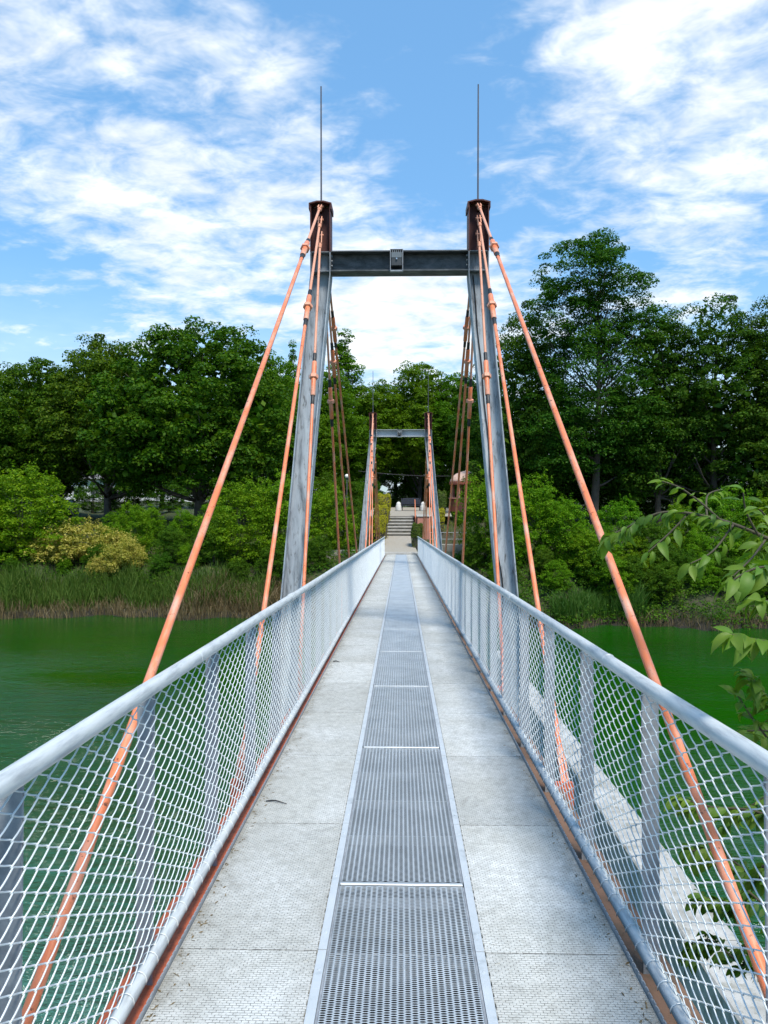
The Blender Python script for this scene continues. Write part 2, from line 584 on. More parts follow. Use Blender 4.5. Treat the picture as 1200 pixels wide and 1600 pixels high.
def ground_h(x, y):
    x = np.asarray(x, float); y = np.asarray(y, float)
    tt = y - shore(x)
    z = -6.4 + 1.5 * sm(-9, 0.3, tt) + .30 * sm(-.25, .1, tt) + 2.2 * sm(-.3, 4.2, tt) + 1.9 * sm(3.5, 17, tt) + .5 * sm(16, 34, tt) + 2.5 * sm(40, 120, tt)
    z = z + .10 * np.sin(x * 1.3 + y * .7) * sm(0, 4, tt) + .07 * np.sin(x * 3.1 - y * 2.3) * sm(0, 4, tt)
    # corridor of the path
    prof = np.interp(y, [40, 42, 43.2, 50, 50.05, 52.6, 60, 66, 90], [-2.3, -2.0, -1.78, -1.16, -1.16, -.1, .42, .5, .6])
    wgt = (1 - sm(1.5, 5.0, np.abs(x + .1))) * sm(40.5, 42.2, y) * (1 - sm(66, 78, y))
    z = z * (1 - wgt) + (prof - .03) * wgt
    # near bank behind the viewer and a spit on the right
    t2 = -y - 1.0 + 4.6 * sm(3.5, 6.5, x)
    z2 = -6.4 + 1.6 * sm(-5, -.5, t2) + 2.6 * sm(-.8, 2.5, t2) + 2.05 * sm(1.5, 7, t2)
    return np.maximum(z, z2)


def grid_mesh(name, xs, ys, mat):
    X, Y = np.meshgrid(xs, ys)
    Z = ground_h(X, Y)
    V = np.stack([X, Y, Z], -1).reshape(-1, 3)
    nx, ny = len(xs), len(ys)
    idx = np.arange(nx * ny).reshape(ny, nx)
    Fq = np.stack([idx[:-1, :-1], idx[:-1, 1:], idx[1:, 1:], idx[1:, :-1]], -1).reshape(-1, 4)
    return quad_mesh(name, V, Fq, mat, True)


def quad_mesh(name, V, Fq, mat, smooth=False):
    me = bpy.data.meshes.new(name)
    me.vertices.add(len(V))
    me.vertices.foreach_set('co', np.ascontiguousarray(V, np.float32).ravel())
    k = Fq.shape[1]
    me.loops.add(Fq.size)
    me.loops.foreach_set('vertex_index', np.ascontiguousarray(Fq, np.int32).ravel())
    me.polygons.add(len(Fq))
    me.polygons.foreach_set('loop_start', np.arange(0, Fq.size, k, dtype=np.int32))
    me.update(calc_edges=True)
    if smooth: me.shade_smooth()
    me.materials.append(mat)
    return me


xs = np.unique(np.concatenate([np.linspace(-600, -60, 12), np.linspace(-60, 60, 161), np.linspace(60, 600, 12), np.linspace(-6, 8, 57)]))
ys = np.unique(np.concatenate([np.linspace(-300, -12, 8), np.linspace(-12, 34, 62), np.linspace(34, 70, 110), np.linspace(70, 140, 30), np.linspace(140, 900, 10)]))
inst('ground', grid_mesh('ground', xs, ys, M['ground']), kind='structure')
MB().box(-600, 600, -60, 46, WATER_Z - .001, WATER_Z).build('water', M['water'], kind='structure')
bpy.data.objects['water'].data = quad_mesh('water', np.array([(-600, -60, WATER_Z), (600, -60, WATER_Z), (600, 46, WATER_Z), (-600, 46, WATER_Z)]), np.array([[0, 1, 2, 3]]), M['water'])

pth = MB()
rows = [(42.4, -1.74, -1.15, 1.05), (43.6, -1.70, -1.15, .95), (46.5, -1.42, -1.2, .8), (50.1, -1.10, -1.2, .9)]
b0 = len(pth.v)
for y, z, x0, x1 in rows:
    pth.v += [(x0, y, z + .03), (x1, y, z + .03)]
for i in range(3):
    pth.f.append((b0 + 2 * i, b0 + 2 * i + 1, b0 + 2 * i + 3, b0 + 2 * i + 2))
pth.build('path', M['gravel'], kind='structure')
pl = MB()
pl.v = [(-2.6, 52.3, .20), (3.6, 52.3, .20), (4.2, 66, .62), (-4.0, 66, .62)]
pl.f = [(0, 1, 2, 3)]
pl.build('pavement', M['gravel'], kind='structure')
pave = MB()
for i in range(14):
    for j in range(6):
        x0 = -1.2 + i * .165
        y0 = 42.35 + j * .2
        pave.box(x0, x0 + .158, y0, y0 + .193, -1.80, -1.672 + .004 * ((i * 7 + j * 3) % 3))
pave.build('paving_blocks', M['step'], bpy.data.objects['path'], kind='stuff')

# ------------------------------------------------------------------ the bridge deck
HW = .86
Y0, Y1 = -1.2, 42.2
deck = empty('bridge_deck', (0, 0, 0), 'long straight grey walkway of the footbridge with perforated middle strip', 'bridge deck', rot=(-TH, 0, 0))

side = MB()
L = 1.205
side.box(0, .532, 0, L, -.03, 0)
side_me = {}
for sgn in (-1, 1):
    a, b_ = (.326, .858)
    sdb = MB()
    x0, x1 = (a, b_) if sgn > 0 else (-b_, -a)
    sdb.box(x0, x1, 0, L, -.03, 0)
    # toothed edge next to the strip
    for k in range(20):
        xx = a - .004 if sgn > 0 else -a
        sdb.box(xx, xx + .004, k * L / 20 + .004, k * L / 20 + .040, -.02, -.001)
    for bx_ in ((.36, .82) if sgn > 0 else (-.82, -.36)):
        for by_ in (.06, L - .06):
            sdb.lathe([(.0001, 0), (.011, 0), (.010, .003), (.0001, .0035)], 6, (bx_, by_, 0))
    side_me[sgn] = sdb.mesh('deck_plate', M['plate'])
lip_me = {}
for sgn in (-1, 1):
    lb = MB()
    x0, x1 = (.860, .866) if sgn > 0 else (-.866, -.860)
    lb.box(x0, x1, 0, L, -.09, .016)
    for k in range(34):
        lb.box(x0 + .001, x1 - .001, k * L / 34, k * L / 34 + .024, .0155, .021)
    lip_me[sgn] = lb.mesh('edge_lip', M['post'])
strip_me = {}
for sgn in (-1, 1):
    x0, x1 = (.287, .320) if sgn > 0 else (-.320, -.287)
    sb = MB().box(x0, x1, 0, L, -.05, .004)
    for k in (.12, .6, 1.08):
        sb.lathe([(.0001, .004), (.006, .004), (.005, .0065), (.0001, .007)], 8, ((x0 + x1) / 2, k, 0))
    strip_me[sgn] = sb.mesh('edge_strip', M['strip'])
y = 2.80 - 4 * 1.21
while y < Y1 - .3:
    for sgn in (-1, 1):
        inst('deck_plate', side_me[sgn], deck, (0, y + .0025, 0))
        inst('edge_lip', lip_me[sgn], deck, (0, y + .0025, 0))
        inst('edge_strip', strip_me[sgn], deck, (0, y + .0025, 0))
    y += 1.21
Y1 = y


def perforated(wid, length, px_, py_, hx, hy, th):
    """plate with staggered oval holes"""
    nx = int(round(wid / px_)); ny = int(round(length / py_))
    px_ = wid / nx; py_ = length / ny
    V = []; Fs = []
    K = 8
    ang = [math.pi * 2 * k / K + math.pi / K for k in range(K)]
    for j in range(ny):
        off = .5 * px_ if j % 2 else 0
        for i in range(nx + (1 if j % 2 else 0)):
            cx = -wid / 2 + (i + .5) * px_ - off
            x0, x1 = max(cx - px_ / 2, -wid / 2), min(cx + px_ / 2, wid / 2)
            y0, y1 = j * py_, (j + 1) * py_
            cy = (y0 + y1) / 2
            if x1 - x0 < px_ * .9:
                b0 = len(V)
                V += [(x0, y0, 0), (x1, y0, 0), (x1, y1, 0), (x0, y1, 0)]
                Fs.append((b0, b0 + 1, b0 + 2, b0 + 3))
                continue
            b0 = len(V)
            outer = [(x1, cy + py_ * .22), (cx + px_ * .25, y1), (cx - px_ * .25, y1), (x0, cy + py_ * .22),
                     (x0, cy - py_ * .22), (cx - px_ * .25, y0), (cx + px_ * .25, y0), (x1, cy - py_ * .22)]
            corner = [(x1, y1), None, (x0, y1), None, (x0, y0), None, (x1, y0), None]
            V += [(a, b_, 0) for a, b_ in outer]
            V += [(cx + hx * math.cos(a), cy + hy * math.sin(a), -.0006) for a in ang]
            V += [(cx + hx * math.cos(a), cy + hy * math.sin(a), -th) for a in ang]
            for k in range(K):
                k2 = (k + 1) % K
                Fs.append((b0 + k, b0 + k2, b0 + K + k2, b0 + K + k))
                Fs.append((b0 + K + k, b0 + K + k2, b0 + 2 * K + k2, b0 + 2 * K + k))
            for k, cn in ((0, (x1, y1)), (2, (x0, y1)), (4, (x0, y0)), (6, (x1, y0))):
                pass
            V += [(x1, y1, 0), (x0, y1, 0), (x0, y0, 0), (x1, y0, 0)]
            c0 = b0 + 3 * K
            Fs.append((b0 + 0, c0, b0 + 1)); Fs.append((b0 + 2, c0 + 1, b0 + 3))
            Fs.append((b0 + 4, c0 + 2, b0 + 5)); Fs.append((b0 + 6, c0 + 3, b0 + 7))
    return V, Fs


LG = 2.085
V, Fs = perforated(LG - .045, .552, .0121, .024, .0048, .0106, .0014)
gm = MB(); gm.v = [(yy - .276, x + LG / 2, z) for x, yy, z in V]; gm.f = [tuple(reversed(q)) for q in Fs]
grate_me = gm.mesh('perforated_plate', M['perf'])
bar = MB().bevbox(-.282, .282, -.012, .012, -.03, .004, .003)
for k in range(4):
    bar.box(-.285, -.276, -.02, .02, -.03, .003)
bar_me = bar.mesh('cross_bar', M['perf'])
y = 3.335 - 2 * LG
frame_me = MB().box(-.2855, -.277, .022, LG - .022, -.045, -.0005).box(.277, .2855, .022, LG - .022, -.045, -.0005)
for k in (.55, 1.05, 1.55):
    frame_me.box(-.277, .277, k - .004, k + .004, -.06, -.012)
frame_me = frame_me.mesh('plate_frame', M['post'])
while y < Y1 - .4:
    if y + LG > -.3:
        inst('perforated_plate', grate_me, deck, (0, y, 0))
        inst('plate_frame', frame_me, deck, (0, y, 0))
        inst('cross_bar', bar_me, deck, (0, y, 0))
    y += LG

# girders and cross beams below
for sgn in (-1, 1):
    g = MB()
    x0, x1 = (.90, 1.09) if sgn > 0 else (-1.09, -.90)
    xm = (x0 + x1) / 2
    g.box(x0, x1, -1.0, Y1, -.155, -.14).box(xm - .006, xm + .006, -1.0, Y1, -.40, -.155).box(x0, x1, -1.0, Y1, -.415, -.40)
    g.build('edge_girder', M['girder'] if sgn < 0 else M['girder2'], deck)
for k in range(15):
    yy = .5 + 3 * k
    if yy < Y1:
        MB().box(-.98, .98, yy - .05, yy + .05, -.31, -.17).build('cross_beam', M['post'], deck)
for xx in (-.6, .6):
    MB().box(xx - .04, xx + .04, -1, Y1, -.165, -.045).build('stringer', M['post'], deck)

MB().box(-.555, .555, -1, Y1, -.335, -.322).build('added_dark_tray', M['black'], deck)  # solid dark sheet added so the plate holes look shaded

# ------------------------------------------------------------------ railings with chain link mesh
def chain_link():
    NW, NS = 16, 31
    half = 1.0 / NW
    hz = .032
    r = .0026
    n = 5
    V = []; Fs = []
    for wi in range(NW):
        pts = []
        for j in range(NS + 1):
            right = (j + wi) % 2 == 1
            xa = (wi + 1) * half + .0035 if right else wi * half - .0035
            sg = -1 if right else 1
            pts.append((0, xa, j * hz))
            if j < NS:
                xb = wi * half - .0035 if right else (wi + 1) * half + .0035
                for f_ in (.10, .3, .5, .7, .90):
                    fx = f_ if .2 < f_ < .8 else (.07 if f_ < .5 else .93)
                    pts.append(((.0025 if sg > 0 else -.0105) * math.sin(math.pi * f_) ** .7, xa + (xb - xa) * fx, (j + f_) * hz))
        pts = np.array(pts)
        pts[:, 2] *= .985
        tan = np.gradient(pts, axis=0)
        tan /= np.linalg.norm(tan, axis=1)[:, None]
        a = np.cross(tan, np.array([1.0, 0, 0])); a /= np.linalg.norm(a, axis=1)[:, None]
        b_ = np.cross(tan, a)
        base = len(V)
        for i in range(len(pts)):
            for k in range(n):
                an = 2 * math.pi * k / n
                V.append(tuple(pts[i] + r * (a[i] * math.cos(an) + b_[i] * math.sin(an))))
        for i in range(len(pts) - 1):
            for k in range(n):
                k2 = (k + 1) % n
                Fs.append((base + i * n + k, base + i * n + k2, base + (i + 1) * n + k2, base + (i + 1) * n + k))
    return V, Fs


V, Fs = chain_link()
cm = MB(); cm.v = V; cm.f = Fs
link_me = cm.mesh('chain_link_mesh', M['wire'], 'all')
# ties that hold the mesh on the lower tube
tie = MB()
for k in range(8):
    yy = (k + .5) / 8
    ring = [(-.003 + .0315 * math.cos(a), yy + .003 * a, -.012 + .0315 * math.sin(a)) for a in np.linspace(-.4, 3.4, 9)]
    tie.tube(ring, .0020, 5)
tie_me = tie.mesh('mesh_tie', M['wire'], 'all')
post_me = MB().bevbox(-.034, .034, -.005, .005, -.42, 1.005, .0015).mesh('railing_post', M['post'])
RAIL_Z = 1.022


def wav(y, sd, amp):
    return amp * (math.sin(y * .9 + sd) + .6 * math.sin(y * 2.3 + 2 * sd))


for sgn, side_w in ((-1, 'left'), (1, 'right')):
    rl = empty('bridge_railing', (0, 0, 0), 'grey tube and chain link railing along the %s side of the walkway' % side_w, 'railing', 'railings of the footbridge', rot=(-TH, 0, 0))
    xr = sgn * .952
    pts = [(xr + wav(y, sgn + 2, .0015), y, RAIL_Z + wav(y, sgn * 2, .002)) for y in np.linspace(-1.0, Y1 - .05, 90)]
    MB().tube(pts, .0305, 14).build('handrail', M['galv'], rl, 'all')
    pts = [(xr + sgn * -.004 + wav(y, sgn + 3, .0012), y, -.012 + wav(y, sgn * 3, .0015)) for y in np.linspace(-1.0, Y1 - .05, 90)]
    MB().tube(pts, .027, 12).build('lower_rail', M['galv'], rl, 'all')
    for yy in np.arange(.35, Y1, 3.0):
        MB().tube([(xr, yy - .006, RAIL_Z), (xr, yy, RAIL_Z), (xr, yy + .006, RAIL_Z)], [.0302, .0322, .0302], 14).build('weld_seam', M['galv'], rl, 'all')
    # couplings of the handrail
    for yy in (6.3, 12.3, 18.3, 24.3, 30.3, 36.3):
        MB().tube([(xr, yy - .05, RAIL_Z), (xr, yy + .05, RAIL_Z)], .0345, 14).build('rail_sleeve', M['galv'], rl, True)
    y0 = -1.2 + (.12 if sgn > 0 else 0)
    k = 0
    while y0 + k < Y1 - .2:
        yy = y0 + k
        inst('railing_post', post_me, rl, (xr + sgn * .044, yy, 0), (0, 0, R(random.uniform(-2, 2))))
        if yy + 1 < Y1:
            inst('chain_link_mesh', link_me, rl, (xr + sgn * .004, yy + .5, .012), scale=(-sgn, 1, 1))
            inst('mesh_tie', tie_me, rl, (xr + sgn * -.002, yy + .5, 0), kind='stuff')
        k += 1

# ------------------------------------------------------------------ towers
LEGX, KINK, TOPX = 1.16, 4.84, 1.16


def leg_part(pts, wid, dep, tf, tw):
    """H-section with its web across the bridge, following points (x, z)"""
    m = MB()
    def sweep(x0, x1, y0, y1):
        rings = [[(px + x0, y0, pz), (px + x1, y0, pz), (px + x1, y1, pz), (px + x0, y1, pz)] for px, pz in pts]
        m.loft(rings)
    sweep(-wid / 2, -wid / 2 + tf, -dep / 2, dep / 2)
    sweep(wid / 2 - tf, wid / 2, -dep / 2, dep / 2)
    sweep(-wid / 2 + tf + .0005, wid / 2 - tf - .0005, -tw / 2, tw / 2)
    return m


def tower(y, label):
    dz = deck_z(y) - deck_z(11)
    tw = empty('bridge_tower', (-.03, y, 0), label, 'bridge tower', 'towers of the footbridge')
    for sgn in (-1, 1):
        foot = -4.6 - dz
        pts = [(sgn * LEGX, 5.22), (sgn * LEGX, 4.90), (sgn * (LEGX + .012), 4.78), (sgn * (LEGX + .096 * (KINK - .25)), .25), (sgn * (LEGX + .096 * (KINK - foot)), foot)]
        lo = leg_part([(a, b_) for a, b_ in pts], .30, .30, .016, .014)
        o = lo.build('leg', M['tower'], tw, loc=(0, 0, dz))
        up = leg_part([(sgn * TOPX, 5.223), (sgn * TOPX, 5.92)], .30, .30, .016, .014)
        u = up.build('leg_head', M['redtop'], tw, loc=(0, 0, dz))
        u['label'] = 'red-brown painted head of the grey leg'
        cp_ = MB()
        # peaked cap plate
        prof = [(-.19, -.08), (-.172, -.08), (-.172, .012), (-.05, .045), (.05, .045), (.172, .012), (.172, -.08), (.19, -.08), (.19, .03), (.06, .068), (-.06, .068), (-.19, .03)]
        q0 = [(sgn * TOPX + a * .88, -.17, 5.905 + b_ * .8) for a, b_ in prof]
        q1 = [(sgn * TOPX + a * .88, .17, 5.905 + b_ * .8) for a, b_ in prof]
        n = len(prof)
        cp_.v = q0 + q1
        for i in range(n):
            j = (i + 1) % n
            cp_.f.append((i, j, n + j, n + i))
        for tri in ((0, 1, 2, 11 - 3 + 0),):
            pass
        for base in (0, n):
            for q in ((0, 1, 2, 11), (2, 3, 10, 11), (3, 4, 9, 10), (4, 5, 8, 9), (5, 6, 7, 8)):
                # quads across the plate thickness: outer index runs backwards
                pass
        strips = [(0, 1, 2, 11), (2, 3, 10, 11)]
        # end faces
        mp = {0: 8, 1: 9, 2: 10}
        for base in (0, n):
            cp_.f += [(base + 0, base + 1, base + 2, base + 11), (base + 2, base + 3, base + 10, base + 11), (base + 3, base + 4, base + 9, base + 10),
                      (base + 4, base + 5, base + 8, base + 9), (base + 5, base + 6, base + 7, base + 8)]
        cap = cp_.build('cap', M['redtop'], tw, loc=(0, 0, dz))
        MB().tube([(sgn * TOPX, 0, 5.94), (sgn * TOPX, 0, 6.02)], [.03, .022], 8).tube([(sgn * TOPX, 0, 6.0), (sgn * TOPX, 0, 7.70)], [.013, .010], 6).build('lightning_spike', M['rod'], tw, loc=(0, 0, dz))
        # lugs on the web for the stays
        lug = MB()
        for zl in (5.90, 5.71, 5.49):
            for ys in (-1, 1):
                lug.box(sgn * TOPX - .012, sgn * TOPX + .012, min(ys * .006, ys * .13), max(ys * .006, ys * .13), zl - .07, zl + .06)
        lug.build('stay_lugs', M['redtop'], tw, loc=(0, 0, dz))
        # stiffeners at the crossbeam
        st = MB()
        for zl in (4.95, 5.23):
            for ys in (-1, 1):
                st.box(sgn * LEGX - .138, sgn * LEGX + .138, min(ys * .009, ys * .12), max(ys * .009, ys * .12), zl - .006, zl + .006)
        for zb_ in (5.03, 5.10, 5.17):
            for yb_ in (-.09, .09):
                st.tube([(sgn * (LEGX - .150), yb_, zb_), (sgn * (LEGX - .176), yb_, zb_)], .016, 6)
        st.build('stiffener', M['tower'], tw, loc=(0, 0, dz))
        fx = sgn * (LEGX + .096 * (KINK - foot))
        MB().bevbox(fx - .55, fx + .55, -.6, .6, -5.9, -4.55, .08).build('footing', M['conc_old'], tw)
    xb = LEGX - .152
    cb = MB().box(-xb, xb, -.14, .14, 5.222, 5.24).box(-xb, xb, -.14, .14, 4.94, 4.958).box(-xb, xb, -.006, .006, 4.9585, 5.2215)
    for sgn in (-1, 1):
        cb.box(sgn * xb - .006, sgn * xb + .006, -.13, .13, 4.9585, 5.2215)
    cb.build('crossbeam', M['beam'] if y < 20 else M['tower2'], tw, loc=(0, 0, dz))
    ln = MB()
    ln.bevbox(-.085, .085, -.21, -.05, 5.0, 5.195, .015)
    o = ln.build('floodlight', M['lampgrey'], tw, loc=(-.04, 0, dz))
    MB().box(-.075, .075, -.215, -.2105, 5.11, 5.185).build('lamp_glass', M['lampglass'], o)
    br = MB()
    for k in range(7):
        br.box(-.09 + k * .029, -.082 + k * .029, -.2, -.142, 5.185, 5.230)
    br.box(-.095, .095, -.205, -.142, 5.231, 5.236).box(-.095, .095, -.20, -.142, 4.915, 4.935).box(-.095, -.085, -.205, -.195, 4.93, 5.236).box(.085, .095, -.205, -.195, 4.93, 5.236)
    br.build('lamp_bracket', M['post'], o)
    MB().lathe([(.0001, 0), (.012, 0), (.012, .02), (.0001, .02)], 8, (0, -.22, 5.08)).build('lamp_bolt', M['chrome'], o)
    # conduit down the inside of one leg
    cd = []
    for i, z in enumerate(np.linspace(4.9, -.4, 40)):
        cd.append((LEGX + .096 * max(0, KINK - z) - .07 + .018 * math.sin(i * .8) * (1 if z < 2.2 else .35), -.02, z))
    MB().tube(cd, .009, 5).build('lamp_cable', M['black'], tw, loc=(0, 0, dz))
    return tw


M['tower2'] = painted('light_galvanised_beam', (.44, .46, .48), (.24, .25, .27), .6, 2, .55)
tower(11, 'tall grey steel portal with red-brown heads standing nearest, floodlight on its crossbeam')
tower(31, 'small looking grey portal farther along the bridge near the far bank')

# ------------------------------------------------------------------ stay rods
sleeve_me = MB().lathe([(.0001, -.27), (.030, -.27), (.034, -.262), (.034, .262), (.030, .27), (.0001, .27)], 14).mesh('turnbuckle', M['orange'], True)
collar_me = MB().lathe([(.035, -.028), (.058, -.028), (.061, -.022), (.061, .022), (.058, .028), (.035, .028)], 6).mesh('collar', M['orange_pale'], False)
band_me = MB().lathe([(.0001, -.075), (.024, -.075), (.0255, -.07), (.0255, .07), (.024, .075), (.0001, .075)], 10).mesh('thread', M['black'], True)
fork = MB()
for sg in (-1, 1):
    fork.box(sg * .020 - .007, sg * .020 + .007, -.03, .03, -.17, .05)
fork.lathe([(.0001, -.25), (.026, -.25), (.030, -.17), (.0001, -.165)], 10)
fork.tube([(-.045, 0, 0), (.045, 0, 0)], .016, 8)
fork_me = fork.mesh('clevis', M['orange_pale'], True)
lugb = MB().box(-.09, .03, -.012, .012, -.14, .05).tube([(0, -.03, 0), (0, .03, 0)], .02, 8)
plate_me = MB().box(-.10, .05, -.016, .016, -.16, .07).mesh('anchor_plate', M['girder'])
for ty in (11, 31):
    for off in (-9.3, -6, -3, 3, 6, 9.3):
        for sgn in (-1, 1):
            inst('anchor_plate', plate_me, deck, (sgn * 1.12, ty + off, -.17), scale=(sgn, 1, 1))
words = {9.3: 'longest', 6: 'middle', 3: 'shortest'}
for ty, tname in ((11, 'near tower'), (31, 'far tower')):
    for sgn, sname in ((-1, 'left'), (1, 'right')):
        for dirn, dname in ((-1, 'towards the viewer'), (1, 'away from viewer')):
            for off, zl in ((9.3, 5.90), (6, 5.71), (3, 5.49)):
                la = Vector((sgn * 1.12, ty + dirn * off, -.16))
                a = Matrix.Rotation(-TH, 3, 'X') @ la
                t_ = Vector((-.03 + sgn * TOPX, ty + dirn * .11, zl + deck_z(ty) - deck_z(11)))
                v = t_ - a
                ln = v.length
                root = empty('stay_rod', a, '%s orange stay rod %s of the %s, sloping %s' % (words[off], sname, tname, dname), 'stay rod', 'orange stay rods of the footbridge')
                root.rotation_euler = v.to_track_quat('Z', 'Y').to_euler()
                zt = ln - 2.35 + (.10 if off > 9 else (-.05 if off == 6 else -.2))
                MB().tube([(0, 0, .05), (0, 0, zt - .34)], .0208, 14).build('lower_rod', M['orange'], root, True)
                MB().tube([(0, 0, zt + .34), (0, 0, ln - .20)], .018, 12).build('upper_rod', M['orange_pale'], root, True)
                tb = inst('turnbuckle', sleeve_me, root, (0, 0, zt))
                inst('collar', collar_me, tb, (0, 0, .03))
                inst('thread', band_me, root, (0, 0, zt - .33))
                inst('thread', band_me, root, (0, 0, zt + .33))
                inst('clevis', fork_me, root, (0, 0, ln - .02))
                e = inst('clevis', fork_me, root, (0, 0, .05), (R(180), 0, 0))

# ------------------------------------------------------------------ abutments, concrete wall on the right
ab = empty('bridge_abutment', (0, 43, -5), 'old concrete abutment carrying the far end of the walkway', 'abutment')
MB().bevbox(-1.5, 1.5, 42.45 - 43, 43.4 - 43, -1, 3.18, .03).build('block', M['conc_old'], ab)
MB().bevbox(1.6, 4.6, 1.0, 1.4, -1, 3.75, .03).build('wing_wall', M['conc_old'], ab)
MB().bevbox(-4.6, -1.6, 1.0, 1.4, -1, 3.4, .03).build('wing_wall', M['conc_old'], ab)
MB().bevbox(-1.5, 1.5, -4.0, -1.25, -6, -.2, .03).build('near_abutment', M['conc_old'], label='concrete abutment under the near end of the walkway', cat='abutment')

wl = empty('concrete_wall', (3.2, 10, -5), 'pale concrete training wall standing in the water right of the walkway', 'concrete wall')
def wallx(d):
    return 2.92 - .013 * d, 3.58 - .03 * d
ysl = [1.6, 4.4, 7.3, 10.0, 12.8, 15.6, 18.4, 21.0]
for i in range(len(ysl) - 1):
    a, b_ = ysl[i] + .012, ysl[i + 1] - .012
    q = MB()
    xa0, xa1 = wallx(a); xb0, xb1 = wallx(b_)
    zt = -2.76 + random.uniform(-.012, .012)
    c = .02
    rings = [[(xa0, a, -6.5), (xa1, a, -6.5), (xb1, b_, -6.5), (xb0, b_, -6.5)], [(xa0, a, zt - c), (xa1, a, zt - c), (xb1, b_, zt - c), (xb0, b_, zt - c)],
             [(xa0 + c, a + c, zt), (xa1 - c, a + c, zt), (xb1 - c, b_ - c, zt), (xb0 + c, b_ - c, zt)]]
    rings = [[(x - 3.2, y - 10, z + 5) for x, y, z in r] for r in rings]
    q.loft(rings)
    q.build('concrete_block', M['conc'], wl)

# ------------------------------------------------------------------ foliage
rng = np.random.default_rng(11)


def unit(v):
    return v / np.maximum(np.linalg.norm(v, axis=-1, keepdims=True), 1e-9)


def leaves_mesh(name, P, N, size, mat, aspect=.62, fold=.18):
    n = len(P)
    N = unit(N)
    rnd = unit(rng.normal(size=(n, 3)))
    T = unit(np.cross(N, rnd))
    B = np.cross(N, T)
    sz = np.asarray(size).reshape(-1, 1)
    a = P - T * sz * .5
    c = P + T * sz * .5 - N * sz * .12
    b_ = P + B * sz * aspect * .5 - N * sz * fold * .5
    d = P - B * sz * aspect * .5 - N * sz * fold * .5
    V = np.stack([a, b_, c, d], 1).reshape(-1, 3)
    Fq = np.arange(4 * n).reshape(n, 4)
    return quad_mesh(name, V, Fq, mat)


def clumps_to_leaves(C, Rr, per, flat=.72, jitter=.5, inner=.25):
    """leaf positions and normals on and in a set of clumps (centres C, radii Rr)"""
    n = len(C)
    k = np.repeat(np.arange(n), per)
    u = unit(rng.normal(size=(len(k), 3)))
    u[:, 2] = np.where(rng.random(len(k)) < .75, np.abs(u[:, 2]), u[:, 2])
    rad = np.where(rng.random(len(k)) < inner, rng.random(len(k)) ** .5, .78 + .30 * rng.random(len(k)))
    off = u * (rad * Rr[k])[:, None]
    off[:, 2] *= flat
    P = C[k] + off
    N = unit(u * .75 + np.array([0, 0, .55]) + rng.normal(size=u.shape) * jitter)
    return P, N


def crown(lobes, n_clumps, clump_r, per, inner_frac=.33):
    """clump centres spread over the lobes' surfaces. lobes: (cx,cy,cz, rx,ry,rz)"""
    lobes = np.array(lobes, float)
    area = (lobes[:, 3] * lobes[:, 5])
    pick = rng.choice(len(lobes), n_clumps, p=area / area.sum())
    u = unit(rng.normal(size=(n_clumps, 3)))
    rad = np.where(rng.random(n_clumps) < inner_frac, .35 + .4 * rng.random(n_clumps), .72 + .26 * rng.random(n_clumps))
    C = lobes[pick, :3] + u * rad[:, None] * lobes[pick, 3:]
    # drop clumps deep inside another lobe
    keep = np.ones(n_clumps, bool)
    for i, l in enumerate(lobes):
        q = np.linalg.norm((C - l[:3]) / l[3:], axis=1)
        keep &= ~((q < .5) & (pick != i) & (rng.random(n_clumps) < .8))
    C = C[keep]
    Rr = rng.uniform(clump_r[0], clump_r[1], len(C))
    P, N = clumps_to_leaves(C, Rr, per)
    return C, Rr, P, N


def heart(lobes, n, reach=.72):
    lobes = np.array(lobes, float)
    vol = lobes[:, 3] * lobes[:, 4] * lobes[:, 5]
    pick = rng.choice(len(lobes), n, p=vol / vol.sum())
    u = unit(rng.normal(size=(n, 3)))
    P = lobes[pick, :3] + u * (reach * rng.random((n, 1)) ** .5) * lobes[pick, 3:]
    return P, unit(rng.normal(size=(n, 3)) * .8 + u * .4)


def trunk_mesh(name, C, height, r0, lean=(0, 0), n_limbs=26, start=.25, bend=.3, stems=1, drop=(.18, .38)):
    m = MB()
    tops = []
    for s_ in range(stems):
        bx, by = (0, 0) if stems == 1 else (random.uniform(-.35, .35) * r0 * 5, random.uniform(-.3, .3) * r0 * 5)
        lx, ly = lean if stems == 1 else (random.uniform(-1, 1) * height * .12, random.uniform(-1, 1) * height * .12)
        axis = []
        for i in range(9):
            f_ = i / 8
            axis.append(Vector((bx + lx * f_ + bend * .5 * math.sin(f_ * 4 + s_), by + ly * f_ + bend * .4 * math.sin(f_ * 3 + 1 + s_) - bend * .3, -.4 + (height + .4) * f_)))
        rr = [r0 / (stems ** .5) * (1.35 if i == 0 else (1 - .86 * (i / 8))) for i in range(9)]
        m.tube(axis, rr, 8)
        tops.append((axis, rr))
    sel = rng.choice(len(C), min(n_limbs, len(C)), replace=False)
    for j, si in enumerate(sel):
        axis, rr = tops[j % stems]
        c = Vector(C[si])
        f_ = min(.93, max(start, (c.z / height) - random.uniform(*drop)))
        i = f_ * 8
        i0 = int(i)
        p = axis[i0].lerp(axis[min(i0 + 1, 8)], i - i0)
        rad = rr[i0] * .42
        mid = p.lerp(c, .5) + Vector((random.uniform(-.3, .3), random.uniform(-.3, .3), -.10 * (c - p).length + .15))
        q1 = p.lerp(mid, .5) + Vector((0, 0, -.05))
        m.tube([p, q1, mid, c.lerp(mid, .35), c], [rad, rad * .8, rad * .55, rad * .35, rad * .12], 5)
    return m.mesh(name, M['bark'], 'all')


